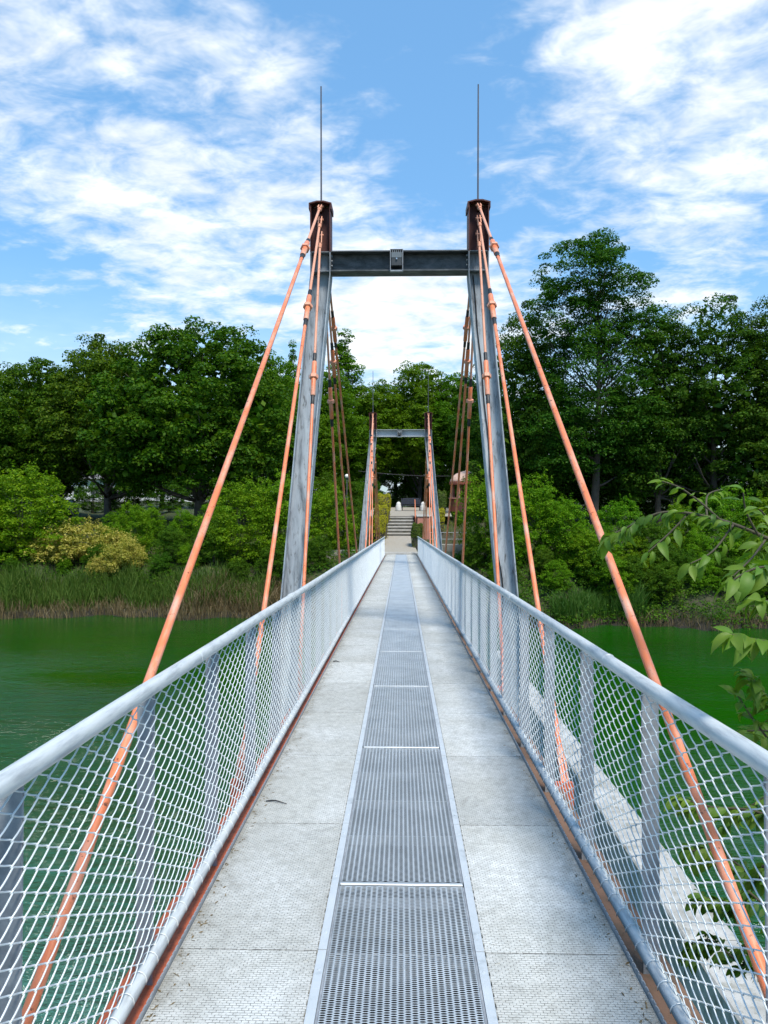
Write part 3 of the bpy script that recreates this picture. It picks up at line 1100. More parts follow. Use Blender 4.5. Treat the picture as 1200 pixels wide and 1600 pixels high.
def make_tree(name, kind):
    """returns crown mesh, trunk mesh of a tree standing at the origin"""
    if kind == 'maple':          # broad dome, 15 m
        lobes = [(0, 0, 8.6, 6.4, 5.6, 5.6), (-4.0, -1.5, 7.2, 3.2, 3.4, 3.4), (4.2, -1, 7.0, 3.2, 3.4, 3.3), (0, -3.4, 6.6, 4.0, 2.6, 3.4), (1.2, .5, 12.0, 3.6, 3.4, 3.1), (-2.4, 0, 11.2, 2.8, 3, 2.6), (0, 2.8, 7.4, 4.5, 3, 4), (-3.2, -2.2, 4.4, 2.6, 2.4, 2.0), (3.0, -2.4, 4.2, 2.6, 2.4, 2.0), (.3, -3.8, 4.6, 2.4, 1.8, 1.8)]
        C, Rr, P, N = crown(lobes, 640, (.45, 1.0), 150)
        hp, hn = heart(lobes, 2600)
        sz_ = np.concatenate([rng.uniform(.12, .26, len(P)), rng.uniform(.35, .7, len(hp))])
        P = np.concatenate([P, hp]); N = np.concatenate([N, hn])
        me = leaves_mesh(name + '_leaves', P, N, sz_, M['maple'], .75)
        tr = trunk_mesh(name + '_trunk', C, 11.5, .34, (.3, .1), 34, .2)
    elif kind == 'ash':          # tall, open top with showing boughs, 21 m
        lobes = [(0, 0, 9.0, 3.6, 3.4, 4.6), (-1.8, -.6, 6.0, 2.6, 2.6, 3.0), (2.0, 0, 7.2, 2.6, 2.8, 3.2)]
        C1, R1, P1, N1 = crown(lobes, 300, (.45, .95), 140)
        lob2 = [(.2, .3, 12.6, 2.2, 2.2, 1.8), (-.6, 0, 16.9, 2.9, 2.6, 2.5), (1.5, .2, 15.4, 2.4, 2.4, 2.2), (-1.9, 0, 14.4, 1.9, 2.0, 2.0), (2.6, 0, 13.2, 1.7, 2, 1.8), (.2, 0, 18.6, 1.5, 1.4, 1.2)]
        C2, R2, P2, N2 = crown(lob2, 400, (.32, .66), 100, .25)
        P = np.concatenate([P1, P2]); N = np.concatenate([N1, N2])
        me = leaves_mesh(name + '_leaves', P, N, rng.uniform(.10, .22, len(P)), M['ash'], .5)
        tr = trunk_mesh(name + '_trunk', np.concatenate([C2, C2[::-1], C1[:24]]), 16.0, .28, (.25, 0), 70, .2, .3, 1, (.10, .28))
    elif kind == 'locust':       # upright, uneven, 16 m
        lobes = [(0, 0, 8, 3.8, 3.8, 5.0), (-2.2, -.8, 6.2, 2.6, 2.6, 3.6), (2.3, -.5, 7.2, 2.5, 2.6, 3.8), (.4, 0, 12.6, 2.2, 2.2, 2.6), (-1.4, 0, 11.2, 1.8, 1.8, 2.4), (2.3, .2, 11.0, 1.6, 1.6, 2.0), (0, -2.2, 4.6, 3.2, 2.0, 2.6), (-2, 1.5, 3.6, 2.4, 2.4, 2.2), (2.1, -1, 3.4, 2.3, 2.3, 2.2)]
        C, Rr, P, N = crown(lobes, 460, (.4, .9), 140)
        hp, hn = heart(lobes, 1700)
        sz_ = np.concatenate([rng.uniform(.10, .23, len(P)), rng.uniform(.35, .7, len(hp))])
        P = np.concatenate([P, hp]); N = np.concatenate([N, hn])
        me = leaves_mesh(name + '_leaves', P, N, sz_, M['ash'], .55)
        tr = trunk_mesh(name + '_trunk', C, 12.5, .26, (.2, 0), 30, .2)
    elif kind == 'light':        # yellow-green rounded, 14 m
        lobes = [(0, 0, 7.6, 4.0, 3.8, 4.6), (-2.2, -.6, 6.4, 2.5, 2.5, 3.0), (2.3, -.4, 6.6, 2.5, 2.6, 3.2), (.4, 0, 11.2, 2.5, 2.5, 2.5)]
        C, Rr, P, N = crown(lobes, 420, (.4, .85), 130)
        hp, hn = heart(lobes, 1500)
        sz_ = np.concatenate([rng.uniform(.11, .25, len(P)), rng.uniform(.35, .7, len(hp))])
        P = np.concatenate([P, hp]); N = np.concatenate([N, hn])
        me = leaves_mesh(name + '_leaves', P, N, sz_, M['lime'], .6)
        tr = trunk_mesh(name + '_trunk', C, 11, .24, (.2, 0), 24, .15)
    elif kind == 'birch':        # slim and see-through, 18 m
        lobes = [(0, 0, 10 + k * 1.5, max(.5, 2.3 - .34 * k), max(.5, 2.3 - .34 * k), 1.7) for k in range(6)]
        C, Rr, P, N = crown(lobes, 200, (.3, .62), 80)
        me = leaves_mesh(name + '_leaves', P, N, rng.uniform(.12, .26, len(P)), M['lime'], .6)
        tr = trunk_mesh(name + '_trunk', C, 17.6, .20, (.2, 0), 70, .3)
    elif kind in ('willow', 'darkbush', 'goldbush'):
        lobes = [(0, 0, 2.2, 2.0, 1.7, 2.0), (-1.2, -.4, 1.5, 1.3, 1.2, 1.4), (1.2, -.4, 1.6, 1.3, 1.2, 1.5), (.3, 0, 3.3, 1.2, 1.2, 1.2), (-.6, .2, 2.9, 1.1, 1.1, 1.2), (0, -.9, 1.2, 1.6, 1.0, 1.1)]
        if kind == 'goldbush':
            lobes = [(0, 0, 1.1, 1.7, 1.1, 1.0), (-1.1, -.2, .8, 1.0, .9, .8), (1.1, -.2, .9, 1.1, .9, .8)]
        C, Rr, P, N = crown(lobes, 330 if kind != 'goldbush' else 170, (.18, .42), 85)
        # upright shoots give the ragged outline
        nsh = 110
        q = rng.choice(len(C), nsh)
        h_ = rng.uniform(.25, .8, nsh)
        PP = []; NN = []
        for i in range(nsh):
            d_ = unit(np.array([rng.normal() * .35, rng.normal() * .35, 1.0]))
            f_ = rng.random(16)
            PP.append(C[q[i]] + d_ * (f_ * h_[i] + Rr[q[i]] * .5)[:, None] + rng.normal(size=(16, 3)) * .05)
            NN.append(unit(rng.normal(size=(16, 3)) + np.array([0, 0, .6])))
        P = np.concatenate([P] + PP); N = np.concatenate([N] + NN)
        mt = {'willow': 'willow', 'darkbush': 'darkshrub', 'goldbush': 'gold'}[kind]
        me = leaves_mesh(name + '_leaves', P, N, rng.uniform(.07, .15, len(P)), M[mt], .5)
        tr = trunk_mesh(name + '_trunk', C, 3.0 if kind != 'goldbush' else 1.2, .09, (0, 0), 20, .1, .1, 4)
    return me, tr


PROTO = {}
for kd in ('maple', 'ash', 'locust', 'light', 'birch', 'willow', 'darkbush', 'goldbush'):
    PROTO[kd] = [make_tree(kd, kd)]
for kd in ('maple', 'locust', 'willow', 'light'):
    PROTO[kd].append(make_tree(kd + '_b', kd))
HGT = {'maple': 15.2, 'ash': 19.9, 'locust': 15.3, 'light': 13.9, 'birch': 19.2, 'willow': 4.9, 'darkbush': 4.9, 'goldbush': 2.6}


def plant(kind, px, top, d, wid, label, name, cat, group, var=0, rz=None, zbase=None, sy=None):
    """a tree or shrub at bearing px and distance d whose top shows at height top (photo px); wid scales the width"""
    x = (px - 627) * d / F
    zb = float(ground_h(x, d)) - .05 if zbase is None else zbase
    zt = EYE - (top - 775) * d / F
    sz = (zt - zb) / HGT[kind]
    sw = sz * wid
    crown_me, trunk_me = PROTO[kind][var % len(PROTO[kind])]
    r = empty(name, (x, d, zb), label, cat, group, rot=(0, 0, random.uniform(0, 6.28) if rz is None else rz))
    r.scale = (sw, sw, sz)
    inst('crown', crown_me, r)
    inst('trunk', trunk_me, r)
    return r


G1 = 'trees on the far bank'
plant('maple', 305, 488, 54, 1.05, 'broad dark maple with the highest dome left of the bridge', 'maple_tree', 'tree', G1, 0, 0)
plant('maple', 165, 520, 58, .95, 'dark maple directly left of the broadest domed one', 'maple_tree', 'tree', G1, 1, 2.0)
plant('maple', 70, 552, 60, .95, 'lower dark maple second from the left picture edge', 'maple_tree', 'tree', G1, 0, 4.2)
plant('maple', -40, 545, 62, .95, 'lighter maple cut by the left picture edge', 'maple_tree', 'tree', G1, 1, 1.0)
plant('light', 405, 545, 60, 1.0, 'yellowish tree between the broad maple and the left leg of the near tower', 'leafy_tree', 'tree', G1, 0, .6)
plant('light', 455, 585, 63, 1.05, 'rounded light tree behind the left leg of the near tower', 'leafy_tree', 'tree', G1, 1, 2.6)
plant('birch', 458, 532, 74, .8, 'slim tree top rising above its neighbours left of the near tower', 'birch_tree', 'tree', G1, 0, .2)
plant('birch', 540, 516, 72, 1.35, 'airy tall birch just right of the near tower left leg', 'birch_tree', 'tree', G1, 0, 1.2)
plant('light', 515, 575, 66, .95, 'light green tree under the airy birch', 'leafy_tree', 'tree', G1, 0, 3.3)
plant('light', 585, 592, 70, 1.05, 'light green tree behind the left side of the far tower', 'leafy_tree', 'tree', G1, 1, .4)
plant('light', 655, 563, 72, 1.0, 'tallest light green tree behind the far tower', 'leafy_tree', 'tree', G1, 0, 5.0)
plant('light', 712, 580, 70, 1.0, 'light green tree right of the far tower', 'leafy_tree', 'tree', G1, 1, 1.9)
plant('light', 620, 610, 80, 1.2, 'light green tree far back seen through the far portal', 'leafy_tree', 'tree', G1, 0, 2.2)
plant('locust', 760, 560, 64, 1.0, 'dark tree behind the right leg of the near tower', 'leafy_tree', 'tree', G1, 0, 2.2)
plant('locust', 825, 470, 56, .95, 'dark tree just left of the tallest one on the right bank', 'leafy_tree', 'tree', G1, 1, .7)
plant('ash', 925, 368, 52, 1.15, 'tallest ash on the right bank with open top showing boughs', 'ash_tree', 'tree', G1, 0, .15)
plant('locust', 1025, 478, 53, .95, 'dark tree right beside the tallest ash', 'leafy_tree', 'tree', G1, 0, 4.0)
plant('locust', 1115, 458, 52, 1.0, 'dense tree second from the right picture edge', 'leafy_tree', 'tree', G1, 1, 2.8)
plant('locust', 1205, 462, 51, 1.0, 'dense tree cut by the right picture edge', 'leafy_tree', 'tree', G1, 0, 1.5)
plant('locust', 1300, 480, 54, 1.0, 'dense tree just past the right picture edge', 'leafy_tree', 'tree', G1, 1, 3.5)
plant('locust', 960, 600, 58, 1.2, 'dark tree filling the space behind the tallest ash', 'leafy_tree', 'tree', G1, 0, 5.5)
plant('maple', -150, 530, 60, 1.0, 'maple standing past the left picture edge', 'maple_tree', 'tree', G1, 0, 3.0)
ORD = ('first second third fourth fifth sixth seventh eighth ninth tenth eleventh twelfth thirteenth fourteenth fifteenth sixteenth seventeenth '
       'eighteenth nineteenth twentieth twenty-first twenty-second twenty-third twenty-fourth').split()
# the wood goes on past both picture edges
for i, (px, top, d) in enumerate([(1400, 470, 53), (1510, 455, 56), (1630, 480, 54), (1760, 465, 58), (1900, 490, 60)]):
    plant('locust', px, top, d, 1.05, 'dense tree beyond the right picture edge, %s from the edge' % ('second third fourth fifth sixth'.split()[i]), 'leafy_tree', 'tree', G1, i, i * 1.9 + .4)
for i, (px, top, d) in enumerate([(-270, 540, 60), (-400, 530, 62), (-540, 550, 60), (-690, 540, 64)]):
    plant('maple', px, top, d, 1.0, 'dark maple beyond the left picture edge, %s from the edge' % ('second third fourth fifth'.split()[i]), 'maple_tree', 'tree', G1, i, i * 2.3 + .9)
# back row that closes the view
for i, (px, top, d) in enumerate([(60, 640, 92), (250, 620, 88), (380, 640, 86), (480, 640, 84), (560, 660, 88), (680, 660, 86), (780, 640, 84), (880, 620, 82), (1080, 600, 80)]):
    plant('locust', px, top, d, 1.35, 'dark tree in the back row, %s counted from the left' % ORD[i], 'back_row_tree', 'tree', 'back row of trees on the far bank', i, i * 1.3)

for i, (px, top, d) in enumerate([(-30, 745, 62), (20, 730, 66), (140, 745, 72), (200, 725, 66), (262, 738, 70), (330, 730, 62), (385, 735, 64), (440, 725, 62), (490, 725, 60), (535, 735, 62), (575, 740, 66),
                                  (615, 725, 74), (650, 735, 77), (690, 725, 74), (735, 715, 66), (775, 700, 60), (830, 715, 56), (880, 705, 58), (935, 720, 56), (985, 705, 58), (1040, 710, 56), (1095, 720, 56), (1150, 705, 57), (1215, 715, 56)]):
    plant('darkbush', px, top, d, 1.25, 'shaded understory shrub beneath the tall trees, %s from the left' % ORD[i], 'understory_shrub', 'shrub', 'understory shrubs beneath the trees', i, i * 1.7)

G2 = 'shrubs along the far bank'
B = [
    ('willow', 30, 712, 44, 1.2, 'tall light green shrub at the left picture edge on the bank'),
    ('willow', -45, 730, 45, 1.2, 'light green shrub cut off by the left picture edge'),
    ('willow', 205, 775, 45, .75, 'small bright green shrub right of the yellow blooming shrubs'),
    ('darkbush', 150, 845, 42.5, 1.2, 'low dark shrub under the yellow blooming shrubs'),
    ('darkbush', 265, 815, 43.5, 1.1, 'dark shrub between the small bright shrub and the big light one'),
    ('darkbush', 60, 850, 43, 1.2, 'dark shrub under the tall light green shrub at the left'),
    ('willow', 375, 735, 43.5, .95, 'big light green shrub left of the near tower, left one of the pair'),
    ('willow', 440, 728, 44.5, .95, 'big light green shrub left of the near tower, right one of the pair'),
    ('darkbush', 330, 800, 42.5, .9, 'dark shrub at the left foot of the big light green pair'),
    ('darkbush', 430, 840, 42, 1.0, 'low dark shrub in front of the big light green pair'),
    ('willow', 515, 742, 45, .8, 'light green shrub right of the near tower left leg'),
    ('darkbush', 555, 770, 46, .65, 'dark shrub beside the yellow stepped hedges'),
    ('darkbush', 500, 830, 42.5, .8, 'low dark shrub behind the left railing at midspan'),
    ('willow', 762, 722, 41.5, .82, 'tall light green shrub left of the near tower right leg'),
    ('darkbush', 740, 815, 41, .6, 'low dark shrub at the water left of the near tower right leg'),
    ('willow', 830, 730, 42, .9, 'tall green shrub right of the near tower right leg'),
    ('willow', 880, 765, 41, .95, 'green shrub second right of the near tower right leg'),
    ('darkbush', 850, 850, 39.5, 1.0, 'low dark shrub overhanging the water right of the near tower'),
    ('willow', 965, 768, 42, .9, 'green shrub under the tallest ash'),
    ('darkbush', 1010, 800, 40.5, .95, 'dark shrub under the tree right beside the ash'),
    ('willow', 1060, 775, 42, .9, 'light green shrub below the dense trees, right of the ash'),
    ('willow', 1130, 750, 42, 1.0, 'green shrub behind the near leaves, second from the right edge'),
    ('darkbush', 1120, 855, 39, 1.1, 'low dark shrub at the waterline on the right'),
    ('willow', 1210, 750, 41, 1.0, 'green shrub at the right picture edge'),
    ('darkbush', 1215, 840, 39, 1.1, 'low dark shrub at the right picture edge'),
    ('darkbush', 930, 845, 39.3, 1.0, 'low dark shrub at the waterline below the tallest ash'),
    ('willow', 800, 800, 40.5, .8, 'green shrub at the water close behind the near tower right leg'),
    ('darkbush', 700, 868, 43.2, .5, 'small dark shrub below the far bank fence'),
    ('willow', 905, 815, 39.8, .9, 'green shrub leaning to the water between the ash and the tower'),
    ('darkbush', 985, 860, 38.8, 1.0, 'low dark shrub with reeds before it right of the ash'),
    ('darkbush', 1065, 850, 39, 1.0, 'low dark shrub at the waterline under the near leaves'),
    ('darkbush', 800, 875, 39.2, .9, 'low dark shrub at the waterline close to the near tower right leg'),
    ('darkbush', 250, 860, 42, 1.1, 'low dark shrub above the reeds below the small bright shrub'),
    ('darkbush', 370, 868, 41.5, 1.0, 'low dark shrub above the brown reeds'),
    ('darkbush', 10, 868, 42, 1.1, 'low dark shrub above the reeds at the left edge'),
    ('willow', 780, 862, 39.0, 1.0, 'green shrub hanging to the water just right of the near tower right leg'),
    ('willow', 868, 868, 38.6, 1.0, 'green shrub hanging to the water, second right of the tower leg'),
    ('willow', 955, 858, 38.6, 1.0, 'green shrub hanging to the water, third right of the tower leg'),
    ('darkbush', 1035, 868, 38.4, 1.1, 'green shrub hanging to the water, fourth right of the tower leg'),
    ('willow', 1095, 862, 38.5, 1.0, 'green shrub hanging to the water, fifth right of the tower leg'),
    ('willow', 1165, 858, 38.5, 1.1, 'green shrub hanging to the water, sixth right of the tower leg'),
    ('darkbush', 1240, 860, 38.6, 1.1, 'green shrub hanging to the water, past the right picture edge'),
    ('willow', 1000, 828, 40.2, 1.0, 'mid height green shrub on the slope right of the ash'),
    ('willow', 930, 815, 40.6, 1.0, 'mid height green shrub on the slope below the ash'),
    ('willow', 1085, 820, 40.4, 1.0, 'mid height green shrub on the slope behind the near leaves'),
    ('willow', 1165, 815, 40.4, 1.0, 'mid height green shrub on the slope near the right edge'),
    ('willow', 290, 845, 42.2, 1.0, 'light shrub above the reeds between yellow blooms and the brown reeds'),
    ('willow', 95, 868, 42.0, .9, 'light shrub above the reeds left of the small yellow shrub'),
    ('willow', 175, 792, 48, .9, 'light shrub under the maples behind the yellow blooms'),
    ('willow', 232, 782, 49, .9, 'light shrub under the maples behind the small bright shrub'),
    ('willow', 285, 788, 48, .9, 'light shrub under the broad maple trunk'),
    ('willow', 335, 772, 48, .9, 'light shrub under the broad maple behind the light green pair'),
    ('darkbush', 40, 785, 50, 1.1, 'dark shrub behind the tall shrub at the left edge'),
    ('willow', 1300, 760, 41, 1.1, 'green shrub beyond the right picture edge, first one'),
    ('willow', 1400, 755, 42, 1.2, 'green shrub beyond the right picture edge, second one'),
    ('willow', 1520, 765, 42, 1.2, 'green shrub beyond the right picture edge, third one'),
    ('darkbush', 1640, 770, 43, 1.3, 'green shrub beyond the right picture edge, fourth one'),
    ('willow', -140, 740, 46, 1.2, 'light green shrub beyond the left picture edge, second one'),
    ('willow', -240, 750, 46, 1.2, 'light green shrub beyond the left picture edge, third one'),
    ('darkbush', -350, 755, 47, 1.3, 'dark shrub beyond the left picture edge, fourth one'),
    ('goldbush', 125, 802, 43.5, 1.1, 'yellow blooming shrub on the left bank, largest one'),
    ('goldbush', 70, 822, 43.2, .8, 'yellow blooming shrub, leftmost of them'),
    ('goldbush', 195, 826, 42.8, .8, 'yellow blooming shrub, rightmost of them'),
    ('goldbush', 150, 862, 41.8, .6, 'small yellow blooming shrub close above the reeds'),
]
for i, (kd, px, top, d, wd, lab) in enumerate(B):
    plant(kd, px, top, d, wd, lab, 'golden_shrub' if kd == 'goldbush' else 'shrub', 'shrub', G2, i, i * 2.1)


def blades(name, x0, x1, yoff, n, hgt, wid, mat, droop, z_extra=0, seed=1, ymid=None):
    rg = np.random.default_rng(seed)
    X = rg.uniform(x0, x1, n)
    if yoff[1] > 5:
        X = np.where(np.abs(X) < 3.2, X - 9, X)
    Yb = (shore(X) if ymid is None else ymid) + rg.uniform(yoff[0], yoff[1], n)
    Zb = np.maximum(ground_h(X, Yb), WATER_Z - .1) - .02
    H = rg.uniform(hgt[0], hgt[1], n) * (.75 + .25 * np.sin(X * 1.7) * np.sin(X * .6 + 1))
    A = rg.uniform(0, 6.283, n)
    D = np.stack([np.cos(A), np.sin(A)], 1) * (rg.uniform(.05, droop, n) * H)[:, None]
    SW = rg.uniform(0, 6.283, n)
    Sx = np.stack([np.cos(SW), np.sin(SW)], 1) * wid
    V = []
    for f_, wf in ((0, .6), (.45, 1.0), (.8, .7), (1.0, .08)):
        off = D * (f_ ** 2)
        zz = Zb + H * (f_ - .12 * f_ ** 3 * (np.linalg.norm(D, axis=1) / H) * 3)
        for s_ in (-1, 1):
            V.append(np.stack([X + off[:, 0] + s_ * Sx[:, 0] * wf, Yb + off[:, 1] + s_ * Sx[:, 1] * wf, zz], 1))
    V = np.stack(V, 1).reshape(-1, 3)
    b0 = np.arange(n)[:, None] * 8
    Fq = np.concatenate([b0 + np.array([[0, 1, 3, 2]]), b0 + np.array([[2, 3, 5, 4]]), b0 + np.array([[4, 5, 7, 6]])], 0)
    return quad_mesh(name, V, Fq, mat)


def undergrowth(name, x0, x1, y0, y1, n, per, mat):
    X = rng.uniform(x0, x1, n)
    Yv = shore(X) + rng.uniform(y0, y1, n)
    keep = np.abs(X) > 2.6
    X, Yv = X[keep], Yv[keep]
    Z = np.maximum(ground_h(X, Yv), WATER_Z) + rng.uniform(-.1, .35, len(X))
    C = np.stack([X, Yv, Z], 1)
    P, N = clumps_to_leaves(C, rng.uniform(.25, .7, len(X)), per)
    return leaves_mesh(name, P, N, rng.uniform(.07, .17, len(P)), mat, .55)


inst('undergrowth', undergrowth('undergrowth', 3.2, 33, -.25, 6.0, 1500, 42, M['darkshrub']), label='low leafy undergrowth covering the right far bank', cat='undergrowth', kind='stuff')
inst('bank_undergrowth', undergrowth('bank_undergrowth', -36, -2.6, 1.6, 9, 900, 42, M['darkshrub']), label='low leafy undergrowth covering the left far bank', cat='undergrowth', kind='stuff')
inst('reeds', blades('reeds', -34, -7.2, (.2, 2.2), 12000, (.6, 1.9), .020, M['reed'], .45, seed=3), label='green reeds along the left far waterline', cat='reeds', kind='stuff')
inst('dry_reeds', blades('dry_reeds', -34, -1.5, (-.45, .6), 6200, (.25, 1.0), .014, M['dryreed'], .5, seed=4), label='short dry tan reeds at the foot of the green reeds', cat='reeds', kind='stuff')
inst('brown_reeds', blades('brown_reeds', -12.2, -5.0, (0, 1.6), 3400, (.6, 1.7), .016, M['dryreed'], .6, seed=5), label='brown withered reeds left of the near tower', cat='reeds', kind='stuff')
inst('bank_reeds', blades('bank_reeds', 7.6, 12.2, (0, 1.2), 2000, (.8, 2.0), .018, M['reed'], .6, seed=6), label='green reeds along the right far waterline', cat='reeds', kind='stuff')
inst('bank_dry_grass', blades('bank_dry_grass', 4.5, 30, (-.45, .5), 2600, (.2, .9), .013, M['dryreed'], .7, seed=7), label='dry grass hanging over the right far waterline', cat='grass', kind='stuff')
inst('meadow_grass', blades('meadow_grass', -30, 12, (3, 22), 22000, (.15, .5), .018, M['ferngrass'], .8, seed=8), label='rough grass on the far bank slope', cat='grass', kind='stuff')


# ------------------------------------------------------------------ things at the far end of the bridge
def hedge(label, c, sx, sy, h, mat, n, rnd=.25):
    r = empty('hedge', c, label, 'hedge', 'clipped hedges by the steps')
    P = []; N = []
    # superellipsoid shell
    u = unit(rng.normal(size=(n, 3)))
    u[:, 2] = np.abs(u[:, 2]) * np.where(rng.random(n) < .1, -1, 1)
    p = 5.0
    k = (np.abs(u[:, 0]) ** p + np.abs(u[:, 1]) ** p + np.abs(u[:, 2]) ** p) ** (-1 / p)
    q = u * k[:, None] * (1 + rng.normal(size=(n, 1)) * .035)
    q = q * (1 + .06 * np.sin(q[:, :1] * 5 + q[:, 2:] * 4))
    P = q * np.array([sx / 2, sy / 2, h / 2]) + np.array([0, 0, h / 2])
    nn = np.sign(q) * np.abs(q) ** 3
    me = leaves_mesh('hedge_leaves', P, nn + rng.normal(size=(n, 3)) * .5 + np.array([0, 0, .2]), rng.uniform(.05, .11, n), mat, .6)
    inst('foliage', me, r)
    core = MB().lathe([(.0001, .02), (.42, .02), (.46, .3), (.45, .8), (.36, .93), (.0001, .94)], 12)
    o = core.build('branches', M['bark'], r)
    o.scale = (sx, sy, h)
    return r


def gz(x, y):
    return float(ground_h(x, y))


def W2(px, d):
    return (px - 627) * d / F


for lab, px0, px1, top, d, dep, mt in [
    ('front lowest yellow hedge left of the steps', 583, 602, 807, 46.5, 1.6, 'goldhedge'),
    ('middle yellow hedge left of the steps', 584, 606, 790, 49.2, 2.0, 'goldhedge'),
    ('highest yellow hedge left of the steps', 587, 610, 773, 52.0, 2.2, 'goldhedge'),
    ('dark green block hedge at the right end of the walkway', 643, 661, 819, 45.6, 1.2, 'greenhedge'),
    ('yellow-green hedge right of the red wall', 680, 694, 795, 51.0, 2.0, 'goldhedge'),
    ('tall clipped hedge left of the domed pavilion', 682, 697, 768, 56.0, 1.6, 'greenhedge'),
]:
    x0, x1 = W2(px0, d), W2(px1, d)
    zt = EYE - (top - 775) * d / F
    zb = gz((x0 + x1) / 2, d) - .1
    hedge(lab, ((x0 + x1) / 2, d, zb), x1 - x0, dep, zt - zb, M[mt], 3600)

st = empty('stone_steps', (-.15, 50.1, -1.1), 'pale stone steps climbing from the end of the walkway', 'steps')
for k in range(6):
    MB().box(-1.0, 1.0, .06 + k * .42, 3.0, k * .21 - .25, k * .21 + .13).build('riser', M['conc_old'], st)
    MB().bevbox(-1.02, 1.02, k * .42, k * .42 + .46, k * .21 + .132, k * .21 + .21, .015).build('tread', M['step'], st)

wlp = empty('stair_wall', (1.35, 50.5, -1.2), 'low pink rendered wall beside the right edge of the steps', 'wall')
MB().bevbox(-.28, .55, -1.2, 2.4, -.4, 1.45, .03).build('body', M['pinkwall'], wlp)
MB().bevbox(-.33, .60, -1.25, 2.45, 1.452, 1.53, .02).build('coping', M['step'], wlp)

hr = empty('stair_handrail', (.98, 50.2, -1.1), 'sloping orange-red pipe handrail on the right of the steps', 'handrail')
for off in (0.0, .42):
    MB().tube([(0, -.4, .55 + off), (0, 2.6, 2.0 + off), (0, 3.1, 2.05 + off)], .03, 8).build('rail', M['orange'], hr, True)
for k in range(4):
    yy = -.3 + k * .95
    MB().tube([(0, yy, yy * .45 - .1), (0, yy, .95 + (yy + .4) * .48)], .028, 8).build('post', M['orange'], hr, True)

# bench with white stone ends
bn = empty('park_bench', (W2(642, 60), 60, .46), 'dark slatted bench between two white stone ends at the top of the steps', 'bench')
for sgn in (-1, 1):
    prof = [(.0001, 0), (.25, 0), (.26, .05), (.25, .36), (.19, .40), (.20, .46), (.18, .58), (.11, .68), (.0001, .72)]
    MB().lathe(prof, 14, (sgn * 1.0, 0, 0)).build('stone_end', M['white'], bn, True)
for k in range(4):
    MB().bevbox(-.78, .78, -.22 + k * .12, -.12 + k * .12, .40, .44, .006).build('seat_slat', M['dark'], bn)
for k in range(4):
    MB().bevbox(-.80, .80, .27 + k * .02, .30 + k * .02, .50 + k * .13, .61 + k * .13, .006).build('back_slat', M['dark'], bn)
for sgn in (-1, 1):
    MB().box(sgn * .7 - .03, sgn * .7 + .03, .0, .06, 0, .40).box(sgn * .7 - .03, sgn * .7 + .03, .33, .38, .30, 1.0).build('frame', M['dark'], bn)

# pavilion with dome
pv = empty('pavilion', (W2(728, 57), 57, .45), 'small terracotta pavilion with pale pink dome right of the far tower', 'pavilion')
MB().lathe([(.0001, 0), (1.25, 0), (1.25, .95), (.0001, .96)], 24).build('base_wall', M['terracotta'], pv, True)
MB().lathe([(1.0, .962), (1.34, .962), (1.36, 1.0), (1.34, 1.06), (1.0, 1.06)], 24).build('ledge', M['pinkwall'], pv, True)
for k in range(8):
    a = 2 * math.pi * k / 8 + .2
    MB().lathe([(.0001, 1.062), (.13, 1.062), (.11, 1.1), (.10, 2.0), (.13, 2.05), (.0001, 2.06)], 10, (1.12 * math.cos(a), 1.12 * math.sin(a), 0)).build('column', M['pinkwall'], pv, True)
MB().lathe([(1.0, 2.062), (1.28, 2.062), (1.30, 2.12), (1.30, 2.26), (1.0, 2.26)], 24).build('ring_beam', M['terracotta'], pv, True)
MB().lathe([(1.26, 2.262), (1.22, 2.42), (1.06, 2.68), (.80, 2.90), (.45, 3.05), (.12, 3.12), (.06, 3.2), (.0001, 3.22)], 24).build('dome', M['domepaint'], pv, 'all')

# fence on the wing wall
fn = empty('bank_fence', (1.7, 44.2, -1.25), 'thin grey metal fence on the wall right of the far bridge end', 'fence')
for z in (.30, .70):
    MB().tube([(0, 0, z), (2.9, 0, z)], .018, 6).build('rail', M['post'], fn)
for k in range(5):
    MB().tube([(k * .72, 0, -.05), (k * .72, 0, .70)], .02, 6).build('post', M['post'], fn)

# globe lamp, board
gl = empty('globe_lamp', (W2(542, 50), 50, gz(W2(542, 50), 50)), 'white globe lamp on a thin post left of the far tower', 'street lamp')
hz = EYE - (744 - 775) * 50 / F - gz(W2(542, 50), 50)
MB().tube([(0, 0, 0), (0, 0, .4), (0, 0, hz - .14)], [.06, .04, .032], 8).build('post', M['rod'], gl, True)
MB().lathe([(.0001, -.14), (.08, -.13), (.14, -.06), (.15, 0), (.14, .06), (.08, .13), (.0001, .145)], 14, (0, 0, hz)).build('globe', M['globe'], gl, 'all')
MB().lathe([(.0001, -.18), (.07, -.18), (.09, -.12), (.0001, -.11)], 10, (0, 0, hz)).build('collar', M['rod'], gl, True)

ib = empty('information_board', (W2(600, 55), 55, .2), 'tilted pale information board on a post above the yellow hedges', 'sign board')
zc_ = EYE - (765 - 775) * 55 / F - .2
MB().tube([(.1, 0, -.2), (.1, 0, zc_ - .15)], .035, 8).build('post', M['post'], ib)
p_ = MB().bevbox(-.26, .26, -.26, .26, -.02, .02, .008).build('panel', M['boardpanel'], ib)
p_.location = (0, 0, zc_ + .05); p_.rotation_euler = (R(48), R(24), 0)
MB().bevbox(-.03, .22, -.08, .08, zc_ - .32, zc_ - .14, .01).build('box', M['white'], ib)

wr = MB()
pa, pb = W(560, 736, 63), W(760, 742, 63)
wr.tube([pa.lerp(pb, i / 12) + Vector((0, 0, -.25 * math.sin(math.pi * i / 12))) for i in range(13)], .012, 4)
wr.build('overhead_wire', M['rod'], label='thin overhead wire crossing in front of the dark trees behind the steps', cat='wire')

